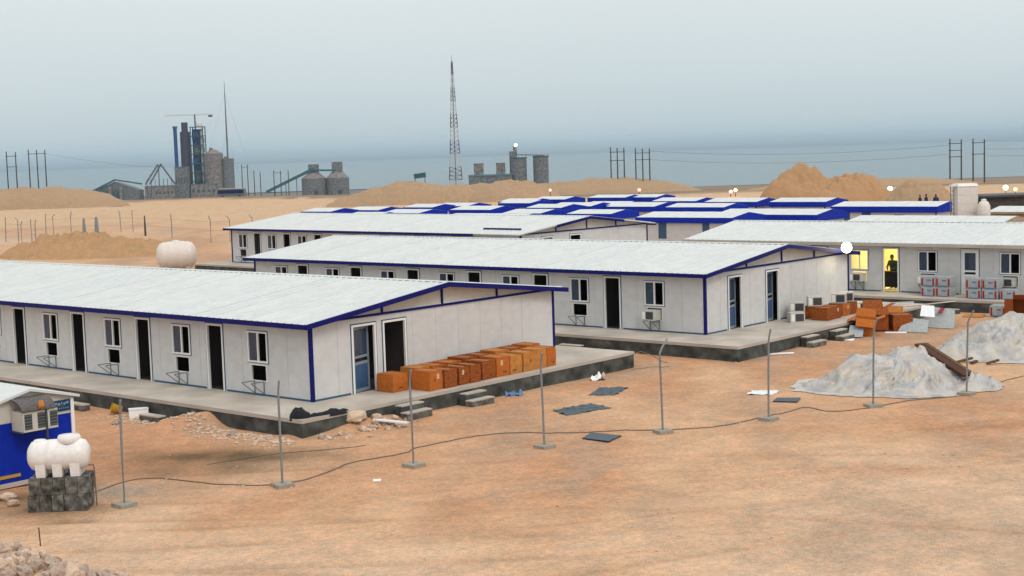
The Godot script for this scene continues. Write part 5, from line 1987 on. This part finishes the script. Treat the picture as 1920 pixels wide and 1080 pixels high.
func build_yard() -> void:
	var posts := [[-9.69, -35.54, 2.66, "fence post in the damp patch beside the block stand"], [-6.06, -37.24, 2.77, "fence post before the low open doors, beside the dark stain"], [-2.80, -39.08, 2.65, "fence post in front of the first cardboard boxes"], [0.78, -40.97, 2.71, "fence post beside the square dark sheet"], [4.29, -42.52, 2.74, "fence post with a loose wire loop near its top"], [7.66, -44.09, 2.80, "fence post by the small dark sheet near the film heap"], [11.26, -45.79, 2.85, "fence post in front of the nearer plastic film heap"], [14.73, -47.48, 2.78, "fence post with a bent top between the two film heaps"]]
	for k in posts.size():
		var p: Array = posts[k]
		var bend := Vector3(0.05, 0, 0.10)
		if k == 4: bend = Vector3(0.25, 0, -0.2)
		if k == 7: bend = Vector3(0.16, 0, 0.1)
		if k == 6: bend = Vector3(0.10, 0, 0.1)
		fence_post(p[0], p[1], p[2], bend, p[3])
	var st := mb()
	var c := on_ground(4.29, -42.52)
	tube(st, [c + Vector3(-0.95, 2.34, 0.2), c + Vector3(-0.6, 2.44, 0.1), c + Vector3(-0.25, 2.30, 0.04), c + Vector3(0.04, 2.10, 0.035), c + Vector3(0.18, 2.08, 0.0)], 0.012, 5)
	tube(st, [c + Vector3(-0.9, 1.93, 0.2), c + Vector3(-0.3, 1.98, 0.1), c + Vector3(0.05, 1.95, 0.035), c + Vector3(0.22, 1.96, 0.0)], 0.009, 5)
	tag(build(st, "loose_wire", M.cable), "loose wire loop hanging from a bare fence post", "wire")
	# the long cable on the ground
	var pts := []
	var way := [[-11.0, -36.9], [-10.4, -38.4], [-9.55, -38.67], [-7.92, -37.75], [-6.5, -37.45], [-5.6, -37.85], [-5.0, -38.9], [-4.6, -39.7], [-3.76, -40.4], [-3.1, -40.95], [-2.9, -41.5], [-2.0, -42.3], [-1.2, -43.0], [-0.14, -43.35], [1.2, -43.1], [2.07, -42.97], [3.2, -43.05], [4.4, -42.9], [6.07, -43.31], [7.53, -44.5], [8.4, -45.2], [9.16, -45.97], [9.77, -45.1], [11.0, -45.5], [12.55, -46.64], [14.2, -47.2], [15.51, -48.3], [16.44, -49.59], [17.79, -50.87], [21.0, -53.0]]
	for i in way.size() - 1:
		for k in 6:
			var t := k / 6.0
			var p0: Array = way[maxi(i - 1, 0)]
			var p1: Array = way[i]
			var p2: Array = way[i + 1]
			var p3: Array = way[mini(i + 2, way.size() - 1)]
			var x := cubic_interpolate(p1[0], p2[0], p0[0], p3[0], t)
			var z := cubic_interpolate(p1[1], p2[1], p0[1], p3[1], t) + 0.03 * sin(i * 3.1 + k)
			pts.append(on_ground(x, z, 0.016))
	st = mb()
	tube(st, pts, 0.015, 6)
	tag(build(st, "ground_cable", M.cable), "long dark cable snaking across the sandy yard", "cable")
	st = mb()
	var pts2 := []
	for k in 25:
		var t := k / 24.0
		pts2.append(on_ground(lerpf(-8.6, -4.4, t), -40.2 - 2.2 * t - 0.25 * sin(t * 5.0), 0.012))
	tube(st, pts2, 0.012, 5)
	tag(build(st, "ground_cable", M.cable), "thin short cable lying above the dark stain", "cable")
	# iron stake and the riprap at the lower left
	st = mb()
	tube(st, [on_ground(-10.63, -32.0, -0.1), on_ground(-10.65, -32.0, 0.42)], 0.014, 6)
	tag(build(st, "iron_stake", M.rust), "thin rusty iron stake beside the heap of stones", "stake")
	var bank := base("stone_bank", on_ground(-10.9, -30.9))
	tag(bank, "bank of rough pale stones at the near corner", "stones")
	var rk := rocks()
	var mats := [M.stone, M.stone_b, M.stone_c]
	for k in 230:
		# the bank runs from the left edge down to the lower frame
		var t := rng.randf_range(-0.25, 1.15)
		var line := Vector2(-12.3, -33.0).lerp(Vector2(-8.0, -29.1), t)
		var nrm := Vector2(-0.67, 0.74)
		var w := pow(rng.randf(), 0.8) * 3.0
		var q := line + nrm * w
		var s := rng.randf_range(0.10, 0.34) * (0.75 + 0.5 * minf(w, 1.0))
		var y := minf(w, 1.8) * 0.34
		var o := put(rk[rng.randi() % rk.size()], "stone", mats[rng.randi() % 3], bank)
		o.transform = Transform3D(Basis(Vector3(rng.randfn(), rng.randfn(), rng.randfn()).normalized(), rng.randf() * TAU).scaled(Vector3.ONE * s), on_ground(q.x, q.y, y + s * 0.2) - bank.position)
	# boulders and rubble by the near plinth corner
	var bl := [[-5.0, -44.95, 0.62, "large pale boulder among the rubble at the plinth"], [-5.55, -45.3, 0.36, "smaller boulder tucked behind the large pale one"], [-7.75, -45.2, 0.50, "grey rounded boulder beside a fence post at plinth corner"], [-4.35, -45.3, 0.30, "low stone right of the large boulder"], [-12.95, -36.7, 0.34, "pale stone at the foot of the site cabin"], [-12.6, -36.1, 0.24, "small pale stone beside the block stand"], [-13.3, -36.5, 0.28, "flat stone under the cabin edge"]]
	for b in bl:
		var o := put(rock_mesh(int(b[2] * 1000), 0.22, 7, true), "boulder", M.stone_c if b[2] > 0.55 else mats[int(b[2] * 50) % 3])
		o.transform = Transform3D(Basis(Vector3.UP, b[0]).scaled(Vector3(b[2] * 1.35, b[2], b[2] * 1.1)), on_ground(b[0], b[1], b[2] * 0.22))
		tag(o, b[3], "stone", "stones in the yard")
	var rub := base("rubble", on_ground(-5.2, -45.4))
	tag(rub, "strip of broken rubble along the near plinth", "rubble")
	for k in 90:
		var p := camp(-2.5 - absf(rng.randfn(0, 0.35)), rng.randf_range(-2.2, 1.6)) if k % 3 else camp(rng.randf_range(-2.2, 5.5), -2.7 - absf(rng.randfn(0, 0.45)))
		var s := 0.06 + 0.2 * pow(rng.randf(), 2)
		var o := put(rk[rng.randi() % rk.size()], "stone", mats[rng.randi() % 3], rub)
		o.transform = Transform3D(Basis(Vector3.UP, rng.randf() * TAU).scaled(Vector3.ONE * s), on_ground(p.x, p.z, s * 0.15) - rub.position)
	# flat dark sheets
	var gsh := "dark sheets lying in the yard"
	limp_sheet("plastic_sheet", "blue grey plastic sheet nearest the end of the plinth", "plastic sheet", [[2.48, -49.6], [3.0, -51.2], [3.95, -50.9], [3.34, -49.4]], M.dark_sheet, 41, 0.05, gsh)
	limp_sheet("plastic_sheet", "larger blue grey plastic sheet in the middle of three", "plastic sheet", [[1.2, -46.92], [2.5, -47.8], [3.1, -46.98], [1.56, -45.8]], M.dark_sheet, 42, 0.05, gsh)
	board("roof_board", "square dark blue board lying beside a fence footing", "board", [[1.9, -42.05], [2.2, -42.8], [3.05, -42.2], [2.62, -41.45]], 0.03, M.dark_sheet_b, gsh)
	board("roof_board", "small dark board lying left of the film heap", "board", [[8.35, -47.2], [8.6, -47.8], [9.35, -47.7], [9.1, -47.0]], 0.03, M.dark_sheet_b, gsh)
	limp_sheet("plastic_sheet", "white scrap of film at plinth end", "plastic sheet", [[2.75, -52.9], [2.8, -53.5], [3.3, -53.4], [3.25, -52.8]], M.foam, 43, 0.25)
	limp_sheet("plastic_sheet", "crumpled bright blue scrap against the plinth", "plastic sheet", [[-0.35, -50.0], [-0.3, -50.5], [0.3, -50.4], [0.2, -49.9]], M.carton_blue, 44, 0.16)
	limp_sheet("plastic_sheet", "thin white sheet lying near the sixth fence post", "plastic sheet", [[7.75, -48.6], [8.0, -49.4], [9.0, -49.3], [8.6, -48.5]], M.white_board, 45, 0.03)
	board("white_scrap", "tiny white scrap between two fence posts", "litter", [[-3.75, -37.4], [-3.75, -37.55], [-3.55, -37.55], [-3.55, -37.4]], 0.03, M.foam)
	# plastic film heaps
	heap("plastic_film_heap", "grey translucent plastic film draped over a heap, with a plank on it", "film heap", Vector2(13.0, -49.6), Vector2(3.4, 2.5), 1.28, M.film, 71, {"lumps": [[0.0, 0.0, 0.8, 0.80], [0.22, -0.15, 0.6, 1.0], [-0.28, 0.05, 0.62, 0.66], [-0.66, 0.1, 0.32, 0.34], [0.66, 0.2, 0.4, 0.32]], "folds": 0.14, "freq": 0.30, "power": 1.1, "rugged": 0.4, "rings": 64, "seg": 150, "turn": 0.12, "group": "plastic film heaps"})
	heap("plastic_film_heap", "grey plastic film draped over a heap beyond the bent post", "film heap", Vector2(19.6, -56.6), Vector2(3.7, 2.8), 1.5, M.film, 72, {"lumps": [[-0.1, -0.1, 0.7, 1.0], [0.4, 0.0, 0.6, 0.95], [-0.6, 0.25, 0.4, 0.4]], "folds": 0.14, "freq": 0.30, "power": 1.0, "rugged": 0.4, "rings": 60, "seg": 140, "group": "plastic film heaps"})
	st = mb()
	bar(st, Vector3(14.15, 1.22, -51.0), Vector3(15.15, 0.42, -48.75), 0.34, 0.07)
	tag(build(st, "plank", M.wood_red), "thick reddish plank leaning over the plastic film heap", "plank", "planks")
	st = mb()
	bar(st, Vector3(14.42, 1.22, -51.1), Vector3(15.42, 0.42, -48.85), 0.16, 0.06)
	tag(build(st, "plank", M.wood), "narrow pale plank lying along the reddish one", "plank", "planks")
	for k in 4:
		st = mb()
		var x := 15.9 + k * 0.5
		var tw := rng.randf_range(-1.2, 1.2)
		var lg := rng.randf_range(0.35, 0.8)
		bar(st, on_ground(x, -54.4 + k * 0.25, 0.06), on_ground(x + cos(tw) * lg, -54.4 + k * 0.25 + sin(tw) * lg, 0.06 + 0.1 * (k % 2)), 0.12, 0.07)
		tag(build(st, "timber_offcut", M.wood if k % 2 else M.rust), "short timber offcut scattered between the two film heaps", "timber", "timber offcuts between the film heaps")

func build_stores() -> void:
	# brown cardboard boxes along the gable of the first block
	var mats := [M.cardboard, M.cardboard_b, M.cardboard_c]
	var row := [[-0.62, 2.95, 0.72, 0.70, 0.62], [-1.45, 3.75, 0.80, 0.62, 0.66], [-1.50, 4.42, 0.78, 0.60, 0.64], [-1.48, 5.12, 0.74, 0.52, 0.62], [-1.50, 5.68, 0.74, 0.50, 0.64], [-1.40, 6.42, 0.80, 0.70, 0.66], [-1.40, 7.16, 0.80, 0.68, 0.70], [-1.40, 7.86, 0.80, 0.62, 0.68], [-1.42, 8.56, 0.78, 0.66, 0.70], [-1.42, 9.24, 0.76, 0.60, 0.72], [-1.40, 9.84, 0.74, 0.52, 0.70], [-0.55, 4.1, 0.74, 0.66, 0.66], [-0.55, 4.85, 0.74, 0.70, 0.66], [-0.55, 5.65, 0.74, 0.72, 0.66], [-0.52, 6.5, 0.74, 0.76, 0.70], [-0.52, 7.35, 0.74, 0.76, 0.70], [-0.52, 8.2, 0.74, 0.74, 0.74], [-0.52, 9.05, 0.74, 0.76, 0.74], [-0.52, 9.9, 0.74, 0.74, 0.74]]
	for k in row.size():
		var b: Array = row[k]
		var label := "brown cardboard box in the front row along the gable"
		if k == 0: label = "brown cardboard box standing apart before the open gable door"
		elif k > 10: label = "brown cardboard box against the gable wall behind the front row"
		var group := "cardboard boxes beside the gable" if k == 0 else "front row of cardboard boxes" if k < 11 else "back row of cardboard boxes"
		carton("cardboard_box", label, Transform3D(camp_basis(rng.randf_range(-0.06, 0.06)), camp(b[0], b[1], SLAB)), Vector3(b[2], b[4] - rng.randf() * 0.03, b[3]), mats[rng.randi() % 3], "brown", group)
	# air conditioners and boxes by the gable of the lamp block
	for b in [[-3.75, 26.5, "brown box carrying an air conditioner, left end of gable row"], [-3.70, 27.2, "brown box second in the gable row, narrow"], [-3.55, 28.3, "brown box third in the gable row under beige units"], [-3.5, 29.05, "brown box at the right end of gable row"]]:
		carton("cardboard_box", b[2], Transform3D(camp_basis(rng.randf_range(-0.08, 0.08)), camp(b[0] + 0.2, b[1], SLAB)), Vector3(0.72, 0.56, 0.66), mats[rng.randi() % 3], "brown", "boxes by the lamp block gable")
	var acs := [[-2.85, 25.35, SLAB, 0.3, "beige air conditioner standing alone beside the blue gable door"], [-2.45, 26.2, SLAB + 0.36, 0.0, "beige air conditioner on the leftmost packing"], [-2.9, 26.9, SLAB + 0.56, 0.15, "beige air conditioner on a brown box, second of the row"], [-3.35, 28.3, SLAB + 0.575, -0.1, "beige air conditioner on the middle brown boxes"], [-3.3, 29.05, SLAB + 0.575, 0.05, "beige air conditioner on the last brown box"], [-3.4, 30.3, SLAB, 0.2, "beige air conditioner on the slab at the far gable corner"]]
	for a in acs:
		ac_unit(a[4], Transform3D(camp_basis(-PI / 2.0 * 0.0 + a[3] + 0.5), camp(a[0], a[1], a[2])))
	carton("cardboard_box", "brown box hidden under the leftmost air conditioner", Transform3D(camp_basis(), camp(-2.45, 26.2, SLAB)), Vector3(0.66, 0.355, 0.62), M.cardboard_b, "brown", "boxes by the lamp block gable")
	carton("cardboard_box", "brown box under the second air conditioner of the row", Transform3D(camp_basis(), camp(-2.9, 26.95, SLAB)), Vector3(0.68, 0.555, 0.62), M.cardboard, "brown", "boxes by the lamp block gable")
	# fitted units
	ac_unit("beige air conditioner fitted under the window by the blue leaf", Transform3D(camp_basis(), camp(-1.834 + 2.55, 19.815 - 0.22, SLAB + 0.52)))
	ac_unit("air conditioner fitted under the lit yellow window", Transform3D(camp_basis(), camp(-17.6 + 18.68, 38.7 - 0.22, SLAB + 0.52)))
	ac_unit("air conditioner fitted beside the stacked white cartons", Transform3D(camp_basis(), camp(-17.6 + 14.91, 38.7 - 0.22, SLAB + 0.52)))
	ac_unit("air conditioner fitted above the large carton stack", Transform3D(camp_basis(), camp(-17.6 + 10.65, 38.7 - 0.22, SLAB + 0.52)))
	# white cartons with red and blue print on the plinth of the lit block
	var g := "white printed cartons before the lit block"
	for c in [[-3.35, 37.65, 0, "lower white carton with red print under the middle window"], [-3.35, 37.65, 1, "upper white carton with red print under the middle window"], [-4.1, 37.7, 0, "lower white carton beside the glazed door"], [-4.1, 37.7, 1, "upper white carton beside the glazed door"], [-5.75, 37.45, 0, "lower left carton of the large printed stack"], [-5.75, 37.45, 1, "upper left carton of the large printed stack"], [-6.55, 37.5, 0, "lower right carton of the large printed stack"], [-6.55, 37.5, 1, "upper right carton of the large printed stack"], [-7.4, 37.6, 0, "white carton at the right end of the printed stack"]]:
		carton("printed_carton", c[3], Transform3D(camp_basis(rng.randf_range(-0.08, 0.08)), camp(c[0], c[1], SLAB + 0.50 * c[2])), Vector3(0.74, 0.485, 0.66), M.carton_white, "white", g)
	carton("printed_carton", "white carton with red corner on the sand below the plinth", Transform3D(camp_basis(0.1), camp(-7.75, 35.5, 0.03)), Vector3(0.72, 0.52, 0.6), M.carton_white, "white", g)
	open_carton("dark open box with white rim at the yard's edge", Transform3D(camp_basis(0.4) * Basis(Vector3.RIGHT, -PI / 2.0), camp(-8.9, 35.4, 0.5)), Vector3(0.9, 0.7, 0.9), M.cardboard_b)

func build_litter() -> void:
	var g := "discarded boxes beside the plinth"
	open_carton("torn orange box leaning on the plinth", Transform3D(camp_basis(0.5) * Basis(Vector3.BACK, 0.12), camp(-5.35, 26.8, 0.03)), Vector3(0.85, 0.72, 0.9), M.cardboard)
	open_carton("dark brown open box standing against the plinth corner", Transform3D(camp_basis(0.7) * Basis(Vector3.RIGHT, 0.1), camp(-5.15, 28.3, 0.03)), Vector3(0.9, 1.0, 0.85), M.cardboard_b)
	carton("cardboard_box", "brown box with a raised pale top in the litter", Transform3D(camp_basis(0.75), camp(-6.0, 28.9, 0.03)), Vector3(0.85, 0.70, 0.85), M.cardboard_b, "brown", g)
	open_carton("pale brown open box behind the litter", Transform3D(camp_basis(0.2), camp(-5.2, 29.7, 0.03)), Vector3(0.8, 0.6, 0.7), M.cardboard_c)
	# boards and flattened cartons
	var p := func(u: float, v: float) -> Array:
		var q := camp(u, v)
		return [q.x, q.z]
	var bd := func(called: String, label: String, pts: Array, m: Material) -> void:
		var c := []
		for a in pts:
			var q: Array = p.call(a[0], a[1])
			c.append([q[0], q[1], a[2]])
		board(called, label, "board", c, 0.025, m, "discarded boards")
	bd.call("white_board", "long white board propped over the litter boxes", [[-5.0, 30.6, 0.78], [-5.3, 31.5, 0.74], [-6.9, 32.6, 0.95], [-6.7, 31.6, 0.98]], M.white_board)
	bd.call("flattened_carton", "pale folded carton with a red side in the litter", [[-6.2, 28.25, 0.0], [-6.3, 28.95, 0.55], [-7.2, 29.2, 0.45], [-7.45, 28.5, 0.0]], M.carton_white)
	bd.call("flattened_carton", "silver carton with a red stripe on its back", [[-6.3, 30.2, 0.0], [-6.4, 31.0, 0.85], [-7.5, 31.2, 0.7], [-7.9, 30.2, 0.0]], M.carton_white)
	bd.call("red_strip", "red printed strip across the silver carton", [[-6.9, 30.72, 0.62], [-6.94, 30.98, 0.80], [-7.12, 31.0, 0.78], [-7.08, 30.74, 0.60]], M.carton_red)
	bd.call("white_board", "small bright board tilted beside the brown box", [[-6.55, 29.7, 0.55], [-6.3, 30.4, 0.95], [-6.8, 30.6, 0.92], [-7.15, 29.9, 0.5]], M.white_board)
	bd.call("flattened_carton", "torn pinkish carton flap by the block steps", [[-5.2, 25.6, 0.02], [-5.0, 26.2, 0.45], [-5.5, 26.5, 0.42], [-5.75, 25.9, 0.02]], M.carton_white)
	bd.call("foam_slab", "white foam slab on the sand below the torn box", [[-5.35, 24.6, 0.0], [-5.1, 25.2, 0.0], [-5.7, 25.3, 0.0], [-5.9, 24.7, 0.0]], M.foam)
	bd.call("foam_slab", "thin white foam strip by the dark open box", [[-5.9, 27.6, 0.0], [-5.8, 27.9, 0.0], [-6.6, 28.3, 0.0], [-6.7, 28.0, 0.0]], M.foam)
	bd.call("foam_slab", "narrow white strip at the corner of the lamp plinth", [[-4.9, 19.7, 0.0], [-4.8, 19.95, 0.0], [-5.5, 20.6, 0.0], [-5.6, 20.4, 0.0]], M.foam)
	bd.call("flattened_carton", "brown flattened carton lying near the printed carton", [[-6.3, 34.6, 0.0], [-6.2, 35.3, 0.06], [-7.1, 35.5, 0.06], [-7.2, 34.8, 0.0]], M.cardboard_c)
	bd.call("flattened_carton", "pale film and board heaped at the lit block plinth", [[-1.7, 35.6, 0.0], [-1.6, 36.2, 0.3], [-3.2, 36.1, 0.45], [-3.4, 35.5, 0.0]], M.carton_white)
	# thing on the near plinth corner
	heap("cloth_bundle", "bundle of black cloth slumped on the plinth corner", "cloth", Vector2(0, 0), Vector2(0.34, 0.30), 0.30, M.black_cloth, 81, {"freq": 2.5, "rugged": 0.6, "rings": 12, "seg": 28, "power": 0.6}).position = camp(-1.75, -2.05, SLAB)
	heap("cloth_bundle", "black cloth trailing along the plinth edge", "cloth", Vector2(0, 0), Vector2(0.85, 0.16), 0.12, M.black_cloth, 82, {"freq": 2.5, "rugged": 0.7, "rings": 10, "seg": 28, "power": 0.5, "turn": -0.75}).position = camp(-2.0, -1.2, SLAB)
	var st := mb()
	bx(st, Vector3.ZERO, Vector3(1.15, 0.04, 0.22))
	var o := build(st, "white_plank", M.white_board)
	var q := camp(-2.95, 0.55)
	o.transform = Transform3D(Basis(Vector3.UP, -0.35) * Basis(Vector3.BACK, -0.06), on_ground(q.x, q.z, 0.16))
	tag(o, "white plank propped on rubble beside the block steps", "plank", "planks")
	# bucket and foam box below the open doors
	var bk := base("yellow_bucket", on_ground(-13.4, -48.9), Basis(Vector3.UP, 0.4) * Basis(Vector3.BACK, 1.25))
	tag(bk, "dusty yellow bucket tipped over near the plinth", "bucket")
	st = mb(true)
	lathe(st, [Vector2(0, 0), Vector2(0.13, 0), Vector2(0.17, 0.34), Vector2(0.18, 0.35), Vector2(0.165, 0.345), Vector2(0.125, 0.02), Vector2(0, 0.02)], 18, Vector3(0.16, -0.1, 0))
	build(st, "pail", M.yellow, bk)
	var fb := base("foam_box", on_ground(-12.5, -48.2), Basis(Vector3.UP, 0.3))
	tag(fb, "white foam box with a pinkish end lying below the plinth", "box")
	st = mb()
	bx(st, Vector3(0, 0.12, 0), Vector3(0.62, 0.24, 0.3))
	build(st, "body", M.foam, fb)
	st = mb()
	bx(st, Vector3(0, 0.26, 0), Vector3(0.64, 0.04, 0.32))
	build(st, "lid", M.white_board, fb)
	# old fence in the field on the left
	var fp := [[-56.7, -165.3], [-55.0, -164.5], [-51.6, -155.4], [-52.1, -160.2], [-50.9, -157.7], [-55.2, -175.0], [-54.5, -175.7], [-52.8, -177.0], [-48.3, -182.7], [-46.9, -183.1], [-37.8, -164.4], [-31.0, -152.2], [-28.8, -151.0], [-26.8, -152.7]]
	for f in fp:
		var root := base("field_post", on_ground(f[0], f[1]))
		tag(root, "thin grey post of the old field fence", "fence post", "old field fence posts")
		st = mb()
		tube(st, [Vector3(0, -0.2, 0), Vector3(rng.randf_range(-0.08, 0.08), 2.2 + rng.randf() * 0.3, 0), Vector3(rng.randf_range(-0.3, 0.3), 2.6 + rng.randf() * 0.3, 0)], 0.05, 6)
		build(st, "pipe", M.galvanised, root)
	for f in [[-42.8, -172.6, 0.13, 2.4, "thick dark post at the end of the old field fence"], [-50.9, -175.9, 0.24, 2.1, "field fence post wrapped in grey rags"], [-50.7, -180.5, 0.28, 2.0, "field fence post wrapped in a wide grey sack"]]:
		var root := base("field_post", on_ground(f[0], f[1]))
		tag(root, f[4], "fence post", "old field fence posts")
		st = mb()
		tube(st, [Vector3(0, -0.2, 0), Vector3(0, f[3] * 0.5, 0), Vector3(0, f[3], 0)], [f[2], f[2] * 0.85, f[2] * 0.5], 8)
		build(st, "pipe", M.galvanised if f[2] > 0.2 else M.steel_dark, root)
	st = mb()
	for h in [1.2, 2.1]:
		tube(st, [on_ground(-56.7, -165.3, h), on_ground(-50.9, -157.7, h)], 0.012, 4, false)
		tube(st, [on_ground(-55.2, -175.0, h), on_ground(-50.9, -175.9, h), on_ground(-42.8, -172.6, h), on_ground(-37.8, -164.4, h), on_ground(-31, -152.2, h), on_ground(-28.8, -151.0, h)], 0.012, 4, false)
	tag(build(st, "fence_wire", M.galvanised), "slack wires strung along the old field fence", "wire")

func build_lamps() -> void:
	var gp := camp_basis() * Vector3(-0.62, 2.86 + SLAB, 10.9) + camp(-1.834, 19.815)
	lamp("gable_lamp", "bright round white lamp on the gable end", gp, 0.25, M.glow_white, Color(1.0, 0.93, 0.78), 1.2, false)
	lamp("site_lamp", "bright white lamp right of the tall orange heap", Vector3(55.6, 1.3, -215), 0.34, M.glow_white, Color(1, 0.95, 0.85), 2.0)
	lamp("site_lamp", "white lamp above the long dark shed", Vector3(60.7, 2.15, -180), 0.30, M.glow_white, Color(1, 0.92, 0.85), 2.0)
	lamp("site_lamp", "orange lamp at the right end of the dark shed", Vector3(61.9, 1.9, -180), 0.22, M.glow_orange, Color(1, 0.6, 0.2), 1.5)
	lamp("site_lamp", "yellow lamp beside the pink one beyond the cabins", Vector3(36.9, 1.05, -240), 0.28, M.glow_yellow, Color(1, 0.8, 0.4), 1.5)
	lamp("site_lamp", "pink lamp beside the yellow one beyond the cabins", Vector3(36.1, 0.80, -240), 0.30, M.glow_pink, Color(1, 0.3, 0.5), 1.5)
	lamp("site_lamp", "reddish lamp at the foot of the triple poles", Vector3(22.1, 1.28, -250), 0.28, M.glow_red, Color(1, 0.35, 0.3), 1.5)
	lamp("site_lamp", "reddish lamp right of the rounded brown heap", Vector3(7.0, 1.73, -250), 0.22, M.glow_red, Color(1, 0.4, 0.3), 1.5)
	lamp("roof_lamp", "white lamp on top of the packing house", Vector3(6.4, 13.8, -1155), 1.1, M.glow_white, Color(1, 0.95, 0.85), 4.0, false)
